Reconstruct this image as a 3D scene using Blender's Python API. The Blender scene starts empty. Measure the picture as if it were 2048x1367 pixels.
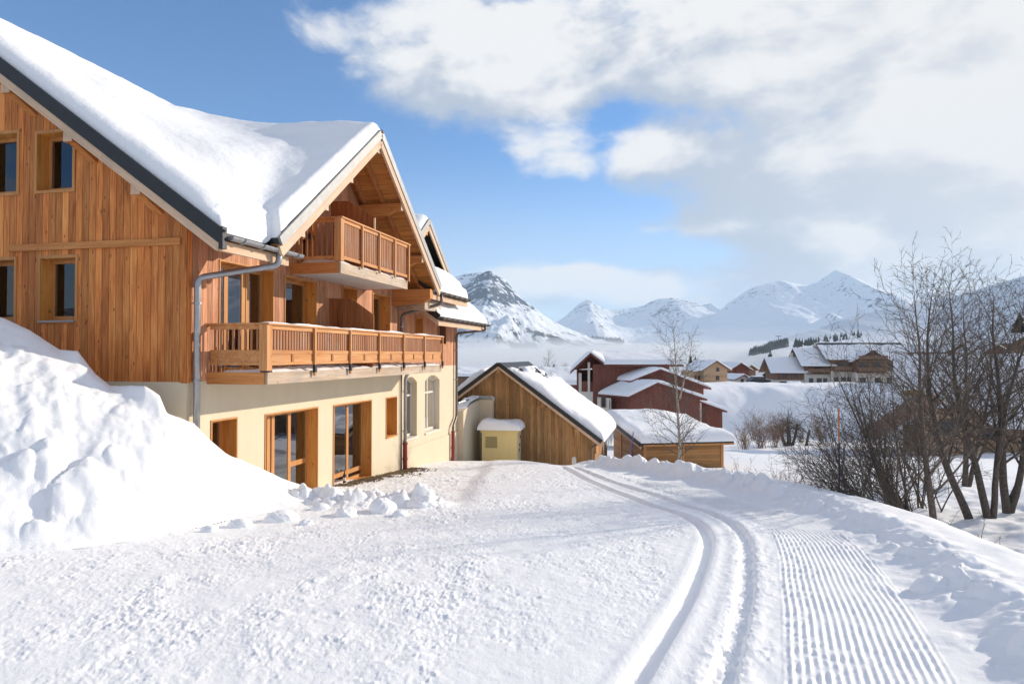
import bpy, math, random
import numpy as np
from mathutils import Vector, Matrix
R = math.radians
scene = bpy.context.scene
COL = scene.collection
rnd = random.Random(7)

# ------------------------------------------------------------------ helpers
F, HZ, CX, CY = 1400., 709., 1024., 683.5
PIT = math.atan((HZ-CY)/F)
cp, sp = math.cos(PIT), math.sin(PIT)
def at(u, v, y):
    """a point of the place seen in the photograph at (u, v), y metres ahead"""
    a = (u-CX)/F; b = (CY-v)/F
    r = np.array([a, cp-b*sp, sp+b*cp])
    return r*(y/r[1])
TH = R(13.108)
D1 = np.array([math.sin(TH), math.cos(TH), 0.]); NN = np.array([math.cos(TH), -math.sin(TH), 0.])
C0 = np.array([-5.965, 12.83, 0.])

def tag(o, label=None, cat=None, group=None, kind=None):
    if label: o['label'] = label
    if cat: o['category'] = cat
    if group: o['group'] = group
    if kind: o['kind'] = kind
    return o
def empty(name, loc=(0,0,0), rz=0., label=None, cat=None, group=None):
    o = bpy.data.objects.new(name, None); COL.objects.link(o)
    o.location = loc; o.rotation_euler = (0,0,rz); o.empty_display_size = .3
    return tag(o, label, cat, group)

class MB:
    def __init__(s): s.v = []; s.f = []; s.sm = False
    def quad(s, *p):
        i = len(s.v); s.v += [tuple(map(float, q)) for q in p]; s.f.append(tuple(range(i, i+len(p)))); return s
    def hexa(s, p):   # 8 corners: bottom ring 0-3, top ring 4-7
        i = len(s.v); s.v += [tuple(map(float, q)) for q in p]
        for f in ((3,2,1,0),(4,5,6,7),(0,1,5,4),(1,2,6,5),(2,3,7,6),(3,0,4,7)): s.f.append(tuple(i+k for k in f))
        return s
    def box(s, x0, x1, y0, y1, z0, z1):
        x0, x1 = min(x0,x1), max(x0,x1); y0, y1 = min(y0,y1), max(y0,y1); z0, z1 = min(z0,z1), max(z0,z1)
        return s.hexa([(x0,y0,z0),(x1,y0,z0),(x1,y1,z0),(x0,y1,z0),(x0,y0,z1),(x1,y0,z1),(x1,y1,z1),(x0,y1,z1)])
    def prism(s, poly, axis, a, b):
        """poly: 2D points; axis: extrusion axis x/y/z from a to b"""
        def P(q, t): return (t,q[0],q[1]) if axis == 'x' else (q[0],t,q[1]) if axis == 'y' else (q[0],q[1],t)
        n = len(poly); i = len(s.v)
        s.v += [tuple(map(float, P(q,a))) for q in poly] + [tuple(map(float, P(q,b))) for q in poly]
        s.f.append(tuple(i+k for k in range(n))); s.f.append(tuple(i+n+k for k in reversed(range(n))))
        for k in range(n): s.f.append((i+k, i+n+k, i+n+(k+1) % n, i+(k+1) % n))
        return s
    def bar(s, p0, p1, w, h, up=(0,0,1)):
        p0, p1 = Vector(p0), Vector(p1); d = (p1-p0).normalized(); up = Vector(up)
        if abs(d.dot(up)) > .98: up = Vector((1,0,0))
        sd = d.cross(up).normalized()*(w/2); u2 = sd.cross(d).normalized()*(h/2)
        return s.hexa([p0-sd-u2, p0+sd-u2, p1+sd-u2, p1-sd-u2, p0-sd+u2, p0+sd+u2, p1+sd+u2, p1-sd+u2])
    def tube(s, pts, r, n=8, cap=True):
        pts = [Vector(p) for p in pts]; rr = r if isinstance(r, (list, tuple)) else [r]*len(pts)
        i0 = len(s.v); up = Vector((0,0,1)); prev = None
        for k, p in enumerate(pts):
            d = (pts[min(k+1, len(pts)-1)]-pts[max(k-1, 0)])
            d = d.normalized() if d.length > 1e-9 else Vector((0,0,1))
            if prev is None:
                a = d.cross(up if abs(d.z) < .95 else Vector((1,0,0))).normalized()
            else:
                a = (prev-d*prev.dot(d)); a = a.normalized() if a.length > 1e-6 else d.orthogonal().normalized()
            prev = a; b = d.cross(a)
            for j in range(n):
                t = 2*math.pi*j/n; q = p+(a*math.cos(t)+b*math.sin(t))*rr[k]; s.v.append(tuple(q))
        for k in range(len(pts)-1):
            for j in range(n):
                a0 = i0+k*n+j; a1 = i0+k*n+(j+1) % n
                s.f.append((a0, a1, a1+n, a0+n))
        if cap:
            s.f.append(tuple(i0+j for j in reversed(range(n)))); e = i0+(len(pts)-1)*n
            s.f.append(tuple(e+j for j in range(n)))
        return s
    def build(s, name, mat, parent=None, smooth=False, fix=True):
        me = bpy.data.meshes.new(name); me.from_pydata(s.v, [], s.f); me.update()
        if fix:
            import bmesh
            bm = bmesh.new(); bm.from_mesh(me); bmesh.ops.recalc_face_normals(bm, faces=bm.faces); bm.to_mesh(me); bm.free()
        if mat: me.materials.append(mat)
        if smooth: me.polygons.foreach_set('use_smooth', [True]*len(me.polygons))
        o = bpy.data.objects.new(name, me); COL.objects.link(o)
        if parent: o.parent = parent
        return o
def grid_obj(name, X, Y, Z, mat, parent=None, keep=None, smooth=True):
    """numpy grid (rows, cols) to a mesh; keep: face mask"""
    nr, nc = X.shape
    co = np.stack([X, Y, Z], -1).reshape(-1, 3).astype(np.float32)
    i = np.arange(nr*nc).reshape(nr, nc)
    q = np.stack([i[:-1,:-1], i[:-1,1:], i[1:,1:], i[1:,:-1]], -1)
    if keep is not None: q = q[keep]
    q = q.reshape(-1, 4).astype(np.int32)
    if keep is not None:
        used = np.unique(q); mp = np.full(nr*nc, -1, np.int32); mp[used] = np.arange(len(used)); q = mp[q]; co = co[used]
    me = bpy.data.meshes.new(name); me.vertices.add(len(co)); me.vertices.foreach_set('co', co.ravel())
    me.loops.add(q.size); me.loops.foreach_set('vertex_index', q.ravel())
    me.polygons.add(len(q)); me.polygons.foreach_set('loop_start', np.arange(len(q), dtype=np.int32)*4)
    me.polygons.foreach_set('loop_total', np.full(len(q), 4, np.int32))
    me.update(calc_edges=True); me.validate()
    me.polygons.foreach_set('use_smooth', np.full(len(me.polygons), smooth))
    me.materials.append(mat)
    o = bpy.data.objects.new(name, me); COL.objects.link(o)
    if parent: o.parent = parent
    return o

# ------------------------------------------------------------------ noise (numpy)
def _h(ix, iy, seed):
    n = (ix.astype(np.int64)*374761393 + iy.astype(np.int64)*668265263 + seed*974711) & 0x7fffffff
    n = ((n ^ (n >> 13))*1274126177) & 0x7fffffff
    return ((n ^ (n >> 16)) & 0xffff)/65535.
def vnoise(x, y, seed=0):
    xi, yi = np.floor(x), np.floor(y); fx, fy = x-xi, y-yi
    fx = fx*fx*fx*(fx*(fx*6-15)+10); fy = fy*fy*fy*(fy*(fy*6-15)+10)
    a, b, c, d = _h(xi,yi,seed), _h(xi+1,yi,seed), _h(xi,yi+1,seed), _h(xi+1,yi+1,seed)
    return ((a*(1-fx)+b*fx)*(1-fy)+(c*(1-fx)+d*fx)*fy)*2-1
def fbm(x, y, seed=0, o=4, g=.5):
    s = 0; a = 1; t = 0; x = np.asarray(x, float); y = np.asarray(y, float)
    for k in range(o):
        s = s+a*vnoise(x, y, seed+k*17); t += a; a *= g
        x, y = x*1.62*1.2-y*.6*1.2+3.7, x*.6*1.2+y*1.62*1.2-1.3
    return s/t
def ridged(x, y, seed=0, o=5, g=.5):
    s = 0; a = 1; t = 0
    for k in range(o):
        s = s+a*(1-2*np.abs(vnoise(x, y, seed+k*13))); t += a; a *= g
        x, y = x*1.9-y*.7+5.1, x*.7+y*1.9-2.9
    return s/t
def cells(x, y, seed=0):
    """worley distance to the nearest feature point and its random id"""
    xi, yi = np.floor(x), np.floor(y); best = np.full(np.shape(x), 9.); bid = np.zeros(np.shape(x))
    for dx in (-1,0,1):
        for dy in (-1,0,1):
            cx, cy = xi+dx, yi+dy
            px = cx+_h(cx,cy,seed); py = cy+_h(cx,cy,seed+5)
            d = np.hypot(x-px, y-py); m = d < best
            best = np.where(m, d, best); bid = np.where(m, _h(cx,cy,seed+9), bid)
    return best, bid
def dome_(c, r): return np.sqrt(np.maximum(0, r*r-c*c))
def sst(a, b, x):
    t = np.clip((np.asarray(x, float)-a)/(b-a), 0, 1); return t*t*(3-2*t)
def smax(a, b, k):
    h = np.clip(.5+.5*(a-b)/k, 0, 1); return b*(1-h)+a*h+k*h*(1-h)

# ------------------------------------------------------------------ materials
class NT:
    def __init__(s, name):
        s.mat = bpy.data.materials.new(name); s.mat.use_nodes = True; s.t = s.mat.node_tree; s.t.nodes.clear()
        s.out = s.n('ShaderNodeOutputMaterial')
    def n(s, ty, ins=None, **pr):
        x = s.t.nodes.new(ty)
        for k, v in pr.items(): setattr(x, k, v)
        for k, v in (ins or {}).items(): s.put(x.inputs[k], v)
        return x
    def put(s, sock, v):
        if isinstance(v, bpy.types.NodeSocket): s.t.links.new(v, sock)
        elif v is not None:
            if sock.type == 'RGBA' and len(v) == 3: v = (*v, 1)
            sock.default_value = v
    def m(s, op, a, b=None, c=None, clamp=False):
        x = s.t.nodes.new('ShaderNodeMath'); x.operation = op; x.use_clamp = clamp
        for i, v in enumerate((a, b, c)):
            if v is not None: s.put(x.inputs[i], v)
        return x.outputs[0]
    def mix(s, f, a, b, bl='MIX'):
        x = s.t.nodes.new('ShaderNodeMix'); x.data_type = 'RGBA'; x.blend_type = bl
        s.put(x.inputs[0], f); s.put(x.inputs[6], a); s.put(x.inputs[7], b); return x.outputs[2]
    def noise(s, vec, scale, detail=3, rough=.5, dist=0.):
        x = s.n('ShaderNodeTexNoise', {'Vector': vec, 'Scale': scale, 'Detail': detail, 'Roughness': rough, 'Distortion': dist}); return x.outputs[0]
    def ramp(s, f, stops):
        x = s.t.nodes.new('ShaderNodeValToRGB'); e = x.color_ramp.elements
        while len(e) < len(stops): e.new(.5)
        for q, (p, c) in zip(e, stops): q.position = p; q.color = (*c, 1) if len(c) == 3 else c
        s.put(x.inputs[0], f); return x.outputs[0]
    def step(s, f, a, b):
        x = s.n('ShaderNodeMapRange', {0: f, 1: a, 2: b}); x.interpolation_type = 'SMOOTHSTEP'; return x.outputs[0]
    def obj(s): return s.n('ShaderNodeTexCoord').outputs['Object']
    def xyz(s, v):
        x = s.n('ShaderNodeSeparateXYZ', {0: v}); return x.outputs
    def vec(s, a, b, c): return s.n('ShaderNodeCombineXYZ', {0: a, 1: b, 2: c}).outputs[0]
    def bump(s, h, st=.3, d=.02, nrm=None):
        x = s.n('ShaderNodeBump', {'Height': h, 'Strength': st, 'Distance': d})
        if nrm: s.put(x.inputs['Normal'], nrm)
        return x.outputs[0]
    def bsdf(s, col, rough=.6, nrm=None, metal=0., spec=.4, **kw):
        x = s.n('ShaderNodeBsdfPrincipled', {'Base Color': col, 'Roughness': rough, 'Metallic': metal, 'Specular IOR Level': spec})
        if nrm is not None: s.put(x.inputs['Normal'], nrm)
        for k, v in kw.items(): s.put(x.inputs[k], v)
        s.t.links.new(x.outputs[0], s.out.inputs[0]); return x

def wood(name, cols, w=.15, mode='v', knots=1., rough=.65, gap=1., var=.35, weather=0., axis=(0,0,1)):
    """boards: v = vertical boards, hx/hy = boards stacked in z, grain along x/y; b = a beam, no board joints"""
    t = NT(name); x, y, z = t.xyz(t.obj())[:3]
    if mode == 'v': ac = t.m('ADD', x, y); al = z
    elif mode == 'hx': ac = z; al = x
    elif mode == 'hy': ac = z; al = y
    elif mode == 'sy': ac = y; al = x
    else:
        d = np.array(axis, float); d /= np.linalg.norm(d)
        al = t.m('ADD', t.m('ADD', t.m('MULTIPLY', x, d[0]), t.m('MULTIPLY', y, d[1])), t.m('MULTIPLY', z, d[2]))
        q = [t.m('SUBTRACT', c_, t.m('MULTIPLY', al, d[i]*.955)) for i, c_ in enumerate((x, y, z))]
        bv = t.vec(*q); ac = t.m('ADD', t.m('ADD', q[0], q[1]), q[2])
    k = t.m('DIVIDE', ac, w); fl = t.m('FLOOR', k); fr = t.m('SUBTRACT', k, fl)
    if mode == 'b': fl = t.m('MULTIPLY', fl, 0.)
    wn = t.n('ShaderNodeTexWhiteNoise', {'W': fl}, noise_dimensions='1D').outputs[0]
    off = t.m('MULTIPLY', wn, 37.)
    g = t.noise(t.vec(t.m('MULTIPLY', ac, 26.), t.m('ADD', t.m('MULTIPLY', al, 1.3), off), off), 1., 4, .6, 1.2)
    g2 = t.noise(t.vec(t.m('MULTIPLY', ac, 3.), t.m('ADD', t.m('MULTIPLY', al, .7), off), off), 1., 3, .55)
    if mode == 'b': g = t.noise(bv, 24., 4, .6, .6); g2 = t.noise(bv, 5., 3, .55)
    wn2 = t.n('ShaderNodeTexWhiteNoise', {'W': t.m('ADD', fl, 71.3)}, noise_dimensions='1D').outputs[0]
    c = t.ramp(t.m('ADD', t.m('MULTIPLY', g, .6), t.m('MULTIPLY', g2, .4)), [(.33, cols[0]), (.51, cols[1]), (.68, cols[2])])
    br = t.m('ADD', 1.-var/2, t.m('MULTIPLY', wn, var))
    c = t.mix(1., c, t.n('ShaderNodeCombineColor', {0: br, 1: br, 2: br}).outputs[0], 'MULTIPLY')
    if mode != 'b': c = t.mix(t.m('MULTIPLY', wn2, .55), c, t.mix(1., c, (.92,1.12,1.3), 'MULTIPLY'))
    if weather:
        c = t.mix(t.m('MULTIPLY', t.step(t.noise(t.obj(), 1.6, 4, .6), .45, .7), weather), c, (.33,.29,.25))
    if knots:
        vo = t.n('ShaderNodeTexVoronoi', {'Vector': t.vec(t.m('DIVIDE', ac, w), t.m('ADD', t.m('MULTIPLY', al, 2.9), off), fl), 'Scale': 1., 'Randomness': 1.})
        if mode == 'b': vo = t.n('ShaderNodeTexVoronoi', {'Vector': t.obj(), 'Scale': 4.5, 'Randomness': 1.})
        kn = t.m('SUBTRACT', 1., t.step(vo.outputs['Distance'], .05, .15))
        c = t.mix(t.m('MULTIPLY', kn, .75*knots), c, (.07,.028,.012))
    nrm = None
    if gap and mode != 'b':
        e = t.m('MINIMUM', fr, t.m('SUBTRACT', 1., fr)); ge = t.step(e, .0, .05)
        c = t.mix(t.m('MULTIPLY', t.m('SUBTRACT', 1., ge), .6*gap), c, (.035,.014,.006))
        h = t.m('ADD', t.m('MULTIPLY', ge, 1.), t.m('MULTIPLY', g, .12)); nrm = t.bump(h, .6, .012)
    else: nrm = t.bump(g, .25, .006)
    t.bsdf(c, rough, nrm, spec=.25); return t.mat

def snow_mat(name, fine=1., tint=(.915,.915,.92), big=0.):
    t = NT(name); o = t.obj()
    h = t.m('ADD', t.noise(o, 55., 3, .6), t.m('MULTIPLY', t.noise(o, 9., 3, .6), 1.6))
    nrm = t.bump(h, .35*fine, .012)
    if big: nrm = t.bump(t.noise(o, 2.2, 4, .55), .5*big, .2, nrm)
    t.bsdf(tint, .55, nrm, spec=.18); return t.mat
def plain(name, col, rough=.6, metal=0., var=.12, scale=6., bump=.1, spec=.4):
    t = NT(name); f = t.noise(t.obj(), scale, 4, .6)
    lo = tuple(c*(1-var) for c in col); hi = tuple(min(1., c*(1+var)) for c in col)
    c = t.ramp(f, [(.3, lo), (.7, hi)])
    t.bsdf(c, rough, t.bump(t.noise(t.obj(), scale*9, 3, .6), bump, .01) if bump else None, metal, spec); return t.mat
def plaster_mat(name, col):
    t = NT(name); o = t.obj(); x, y, z = t.xyz(o)[:3]
    f = t.noise(o, 1.1, 5, .6); st = t.noise(t.vec(t.m('MULTIPLY', t.m('ADD', x, y), 5.), t.m('MULTIPLY', z, .5), 0.), 1., 3, .6)
    c = t.ramp(t.m('ADD', t.m('MULTIPLY', f, .6), t.m('MULTIPLY', st, .4)), [(.3, tuple(a*.9 for a in col)), (.65, col)])
    t.bsdf(c, .85, t.bump(t.noise(o, 90., 3, .6), .35, .006), spec=.15); return t.mat
def glass_mat(name, refl=.3, tint=(.75,.8,.82)):
    t = NT(name)
    g = t.n('ShaderNodeBsdfGlossy', {'Color': (.95,.97,1.), 'Roughness': .02,
            'Normal': t.bump(t.noise(t.obj(), .9, 2, .5), .05, .05)})
    tr = t.n('ShaderNodeBsdfTransparent', {'Color': tint})
    fr = t.n('ShaderNodeFresnel', {'IOR': 1.5})
    mx = t.n('ShaderNodeMixShader', {0: t.m('ADD', t.m('MULTIPLY', fr.outputs[0], 1.), refl, clamp=True), 1: tr.outputs[0], 2: g.outputs[0]})
    t.t.links.new(mx.outputs[0], t.out.inputs[0]); return t.mat
def corrugated(name, col):
    t = NT(name); x, y, z = t.xyz(t.obj())[:3]
    wv = t.m('SINE', t.m('MULTIPLY', y, 40.))
    t.bsdf(t.ramp(t.noise(t.obj(), 5., 4), [(.3, tuple(c*.8 for c in col)), (.7, col)]), .4, t.bump(wv, .8, .02), .3); return t.mat

LARCH = [(.31,.09,.021), (.67,.215,.052), (.82,.35,.10)]
M = {}
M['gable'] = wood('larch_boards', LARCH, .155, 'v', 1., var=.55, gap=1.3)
M['screen'] = wood('screen_boards', [(.17,.055,.018), (.36,.125,.04), (.48,.2,.07)], .145, 'v', .8, var=.3)
M['facade'] = wood('larch_weathered_sunny', [(.30,.11,.045), (.55,.24,.12), (.70,.39,.24)], .145, 'v', .9, var=.35)  # facade larch: weathered, and paler so the colour carries the sunlit look
M['lining'] = wood('larch_lining', [(.42,.15,.03), (.62,.25,.05), (.72,.33,.085)], .3, 'v', .8, gap=.0)
for k_, a_ in (('x', (1,0,0)), ('y', (0,1,0)), ('z', (0,0,1))):
    M['beam'+k_] = wood('larch_beam_'+k_, [(.36,.13,.035), (.54,.22,.065), (.65,.31,.11)], .4, 'b', .5, axis=a_)
    M['slat'+k_] = wood('balcony_slat_'+k_, [(.20,.08,.035), (.36,.155,.07), (.47,.24,.13)], .4, 'b', .4, weather=.25, axis=a_)
    M['rail'+k_] = wood('balcony_timber_'+k_, [(.38,.15,.05), (.55,.25,.09), (.66,.37,.17)], .4, 'b', .4, weather=.15, axis=a_)
    M['grey'+k_] = wood('weathered_timber_'+k_, [(.3,.2,.13), (.46,.34,.24), (.56,.46,.36)], .4, 'b', .6, weather=.7, axis=a_)
M['frame'] = wood('window_timber', [(.42,.18,.055), (.52,.24,.08), (.6,.3,.11)], .3, 'b', 0., rough=.5)
M['beam'] = wood('larch_beam', [(.3,.11,.035), (.44,.18,.06), (.55,.26,.1)], .4, 'b', .7)
for k_, a_ in (('m', (1,0,-.716)), ('l', (0,1,.748)), ('r', (0,1,-.748)), ('y', (0,1,0)), ('z', (0,0,1))):
    M['pale'+k_] = wood('pale_board_'+k_, [(.5,.31,.19), (.62,.43,.29), (.7,.52,.37)], .4, 'b', .25, weather=.3, axis=a_)
M['pale'] = wood('pale_bargeboard', [(.5,.31,.19), (.62,.43,.29), (.7,.52,.37)], .4, 'b', .3, weather=.3)
M['rail'] = wood('balcony_timber', [(.32,.13,.045), (.46,.21,.085), (.56,.31,.15)], .4, 'b', .5, weather=.15)
M['grey'] = wood('weathered_timber', [(.3,.2,.13), (.46,.34,.24), (.56,.46,.36)], .4, 'b', .6, weather=.7)
M['soffit'] = wood('soffit_boards', [(.36,.13,.03), (.55,.22,.055), (.66,.3,.09)], .14, 'sy', .7)
M['barn'] = wood('barn_boards', [(.26,.12,.045), (.46,.235,.09), (.58,.34,.15)], .16, 'v', .8, var=.5)
M['shed'] = wood('shed_boards', [(.32,.15,.05), (.44,.22,.08), (.52,.29,.12)], .15, 'hx', .5)
M['red'] = wood('red_boards', [(.15,.05,.034), (.21,.072,.048), (.27,.095,.064)], .2, 'v', .2, var=.2)
M['brown'] = wood('brown_boards', [(.16,.085,.048), (.24,.13,.075), (.30,.17,.10)], .3, 'v', .2, var=.25)
M['tan'] = wood('tan_boards', [(.40,.24,.14), (.52,.33,.19), (.6,.41,.26)], .3, 'hx', .2, var=.2)
M['plaster'] = plaster_mat('cream_plaster', (.70,.59,.43))
M['white_plaster'] = plaster_mat('white_plaster', (.74,.68,.58))
M['soffit_plaster'] = plaster_mat('slab_plaster', (.62,.58,.53))
M['yellow'] = plaster_mat('yellow_render', (.86,.68,.31))
M['dark'] = plain('dark_roof_metal', (.028,.028,.03), .45, .2, bump=.05)
M['corr'] = corrugated('corrugated_roof', (.05,.048,.047))
M['zinc'] = plain('zinc', (.36,.36,.37), .38, .75, bump=.03)
M['zincdark'] = plain('brown_zinc', (.17,.145,.135), .42, .6, bump=.03)
M['greymetal'] = plain('grey_verge_metal', (.3,.3,.3), .5, .3, bump=.05)
M['redpipe'] = plain('red_cast_pipe', (.24,.03,.025), .5, 0.)
M['black'] = plain('black_bracket', (.02,.02,.022), .5, .2, bump=0)
M['glass'] = glass_mat('window_glass', .16, (.88,.9,.91))
M['glassdim'] = glass_mat('shaded_glass', .02, (.75,.76,.78))  # window glass again, tint and reflection turned down to look shaded
M['farglass'] = plain('far_glass', (.035,.04,.05), .12, bump=0, spec=.6)
M['room'] = plain('room_dark', (.05,.04,.035), .9, bump=0)  # dimness of the unlit rooms put into the colour
M['curtain'] = plain('curtain', (.80,.77,.72), .9, var=.08, scale=3)
M['snow'] = snow_mat('snow')
M['roofsnow'] = snow_mat('roof_snow', .7, big=.4)
M['bark'] = plain('bark', (.10,.08,.065), .85, var=.45, scale=18, bump=.6)
M['birch'] = plain('birch_bark', (.36,.31,.26), .8, var=.6, scale=9, bump=.4)
M['twig'] = plain('twig', (.11,.086,.068), .8, var=.3, scale=4, bump=0)
M['dogwood'] = plain('reddish_twig', (.22,.14,.095), .8, var=.3, scale=4, bump=0)
M['conifer'] = plain('conifer', (.022,.038,.026), .8, var=.5, scale=3, bump=0)
M['ice'] = plain('ice', (.65,.72,.78), .15, var=.05, bump=0)

# ------------------------------------------------------------------ windows
def window(root, face, a0, a1, z0, z1, depth=.3, mull=(), trans=(), curtain=(), sill=None, lining='lining', trim=.035, far=False, glassmat='glass', fm='frame', name='window'):
    """face: ('x', x0) wall whose outside is +x and that runs along y; ('y', y0) wall whose outside is -y and that runs along x"""
    ax, p0 = face
    def B(mb, A0, A1, d0, d1, Z0, Z1):
        if ax == 'x': mb.box(p0-d0, p0-d1, A0, A1, Z0, Z1)
        else: mb.box(A0, A1, p0+d0, p0+d1, Z0, Z1)
        return mb
    f = MB(); w = .07; e = .004
    i0, i1, j0, j1 = a0+e, a1-e, z0+e, z1-e
    B(f, i0, i0+w, depth, depth+.06, j0, j1); B(f, i1-w, i1, depth, depth+.06, j0, j1)
    B(f, i0+w, i1-w, depth, depth+.06, j1-w, j1); B(f, i0+w, i1-w, depth, depth+.06, j0, j0+w*1.3)
    for m in mull:
        c = a0+(a1-a0)*m; B(f, c-.06, c+.06, depth+.004, depth+.064, j0+w*1.3, j1-w)
    for (m0, m1, tz) in trans:
        c0 = a0+(a1-a0)*m0; c1 = a0+(a1-a0)*m1; c = z0+(z1-z0)*tz
        B(f, c0+.062, c1-.062, depth+.006, depth+.058, c-.06, c+.06)
    if trim:
        B(f, a0-trim, a0-.002, -.02, -.002, z0-trim, z1+trim); B(f, a1+.002, a1+trim, -.02, -.002, z0-trim, z1+trim)
        B(f, a0, a1, -.02, -.002, z1+.002, z1+trim); B(f, a0, a1, -.02, -.002, z0-trim, z0-.002)
    w_ = f.build(name, M[fm], root)
    if far: B(MB(), a0+.004, a1-.004, -.016, -.006, z0+.004, z1-.004).build('pane', M[glassmat], w_)
    else: B(MB(), i0+w*.5, i1-w*.5, depth+.02, depth+.03, j0+w*.5, j1-w*.5).build('pane', M[glassmat], w_)
    if not far:
        l = MB(); t = .03
        B(l, a0, a0+.0035, 0, depth+.1, z0, z1); B(l, a1-.0035, a1, 0, depth+.1, z0, z1)
        B(l, a0+.0035, a1-.0035, 0, depth+.1, z1-.0035, z1); B(l, a0+.0035, a1-.0035, 0, depth+.1, z0, z0+.0035)
        l.build('reveal', M[lining], w_)
        for (c0, c1) in curtain:
            cm = MB(); n = 26; q0 = a0+(a1-a0)*c0; q1 = a0+(a1-a0)*c1
            ps = []
            for k in range(n+1):
                a = q0+(q1-q0)*k/n; d = depth+.13+.035*math.sin(k*1.35)+.01*math.sin(k*3.1)
                ps.append((a, d))
            for k in range(n):
                pts = []
                for (a, d), zz in ((ps[k], j0+.03), (ps[k+1], j0+.03), (ps[k+1], j1), (ps[k], j1)):
                    pts.append((p0-d, a, zz) if ax == 'x' else (a, p0+d, zz))
                cm.quad(*pts)
            cm.build('curtain', M['curtain'], w_, smooth=True, fix=False)
        if sill: B(MB(), a0-.02, a1+.02, -.05, depth-.01, z0-.035, z0-.0375+.035).build('sill', M[sill], w_)
    return w_

def holed_wall(mb, T, a0, a1, zb, top, holes, kinks=()):
    As = sorted(set([a0, a1]+[k for k in kinks if a0 < k < a1]+[h[i] for h in holes for i in (0, 1) if a0 < h[i] < a1]))
    for A, B in zip(As[:-1], As[1:]):
        mid = (A+B)/2; hs = sorted([(h[2], h[3]) for h in holes if h[0] < mid < h[1]]); z = zb
        for (h0, h1) in hs:
            if h0 > z+1e-4: mb.quad(T(A,z), T(B,z), T(B,h0), T(A,h0))
            z = h1
        if min(top(A), top(B)) >= z-1e-3 and max(top(A), top(B)) > z+1e-3: mb.quad(T(A,z), T(B,z), T(B,top(B)), T(A,top(A)))
    return mb

# ------------------------------------------------------------------ roofs and houses
def espace(a, b, step, extra=()):
    ed = np.array([0, .008, .03, .06, .1, .15, .22, .3, .4])
    mid = np.arange(a+.4, b-.4, step) if b-a > .9 else np.array([])
    ee = ed if b-a > .9 else ed*(b-a)/.9
    return np.unique(np.round(np.concatenate([a+ee, mid, b-ee]+[np.array(extra)]), 4))
def lump(t, d, T, rad=.35):
    """rounded snow edge: thickness as a function of the distance to the edge"""
    q = np.clip(d/rad, 0, 1); return t*np.sqrt(np.clip(1-(1-q)**2, 0, 1))*T
def gable_snow(root, x0, x1, y0, y1, zr, pitch, T, swap=False, hip=0., seed=1, clear=None, step=.22, over=.12, rad=.35):
    """snow lying on a gable roof whose ridge runs along y at x=(x0+x1)/2"""
    xs = espace(x0-over, x1+over, step, [(x0+x1)/2]); ys = espace(y0, y1+over*.3, step)
    X, Y = np.meshgrid(xs, ys); xc = (x0+x1)/2
    base = zr-pitch*np.sqrt((X-xc)**2+.02)
    if hip: base = np.minimum(base, zr-pitch*.9*np.maximum(0, hip-(y1-Y)))
    d = np.minimum(np.minimum(X-x0+over, x1+over-X), np.minimum(Y-y0, y1+over*.3-Y))
    keep = None
    if clear is not None:
        d = np.minimum(d, clear(X, Y)); kq = d > -.03; keep = kq[:-1,:-1] & kq[1:,:-1] & kq[:-1,1:] & kq[1:,1:]; d = np.maximum(d, 0)
    t = .82+.35*fbm(X*.9, Y*.9, seed, 4)+.06*fbm(X*5, Y*5, seed+3, 2)
    Z = base+lump(t, d+.05*fbm(X*2.3, Y*2.3, seed+8, 2)*sst(0, .2, d), T, rad)+.006
    if swap: X, Y = Y, X
    return grid_obj('roof_snow', X, Y, Z, M['roofsnow'], root, keep)
def gable_block(root, x0, x1, y0, y1, z0, ze, pitch, wall, axis='y', over=.5, gov=.5, snow=.35, roofmat='dark', base=None, zb=None, soffit='brown', hip=0., seed=1, clear=None, step=.25, thick=.16, y_over=None, backgov=None, ret=False):
    """a gabled block in local axes; ridge along `axis`; ze is the wall height at the eaves"""
    if axis == 'x': X0, X1, Y0, Y1 = y0, y1, x0, x1
    else: X0, X1, Y0, Y1 = x0, x1, y0, y1
    sw = (lambda p: (p[1], p[0], p[2])) if axis == 'x' else (lambda p: p)
    xc = (X0+X1)/2; hw = (X1-X0)/2; zr = ze+pitch*hw
    mb = MB(); i = 0
    zlo = zb if base else z0
    for y, in ((Y0,), (Y1,)):
        mb.quad(*[sw(p) for p in ((X0,y,zlo),(X1,y,zlo),(X1,y,ze),(xc,y,zr),(X0,y,ze))])
    mb.quad(*[sw(p) for p in ((X0,Y0,zlo),(X0,Y1,zlo),(X0,Y1,ze),(X0,Y0,ze))]); mb.quad(*[sw(p) for p in ((X1,Y0,zlo),(X1,Y1,zlo),(X1,Y1,ze),(X1,Y0,ze))])
    mb.build('wall', M[wall], root)
    if base:
        b = MB(); b.box(X0+.02, X1-.02, Y0+.02, Y1-.02, z0, zb); b.v = [sw(p) for p in b.v]; b.build('ground_floor_wall', M[base], root)
    bg = gov if backgov is None else backgov
    rf = MB(); sf = MB()
    for sgn in (-1, 1):
        xe = xc+sgn*(hw+over); z_e = ze-pitch*over
        for m, o0, o1 in ((rf, thick*.25, thick), (sf, .0, thick*.25-.003)):
            p = [(xc,Y0-gov,zr+o0),(xe,Y0-gov,z_e+o0),(xe,Y1+bg,z_e+o0),(xc,Y1+bg,zr+o0),(xc,Y0-gov,zr+o1),(xe,Y0-gov,z_e+o1),(xe,Y1+bg,z_e+o1),(xc,Y1+bg,zr+o1)]
            m.hexa([sw(q) for q in p])
    r_ = rf.build('roof', M[roofmat], root); sf.build('soffit', M[soffit], root)
    if snow: gable_snow(root, X0-over, X1+over, Y0-gov+.04, Y1+bg, zr+thick, pitch, snow, axis == 'x', hip, seed, clear, step)
    return zr

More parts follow.
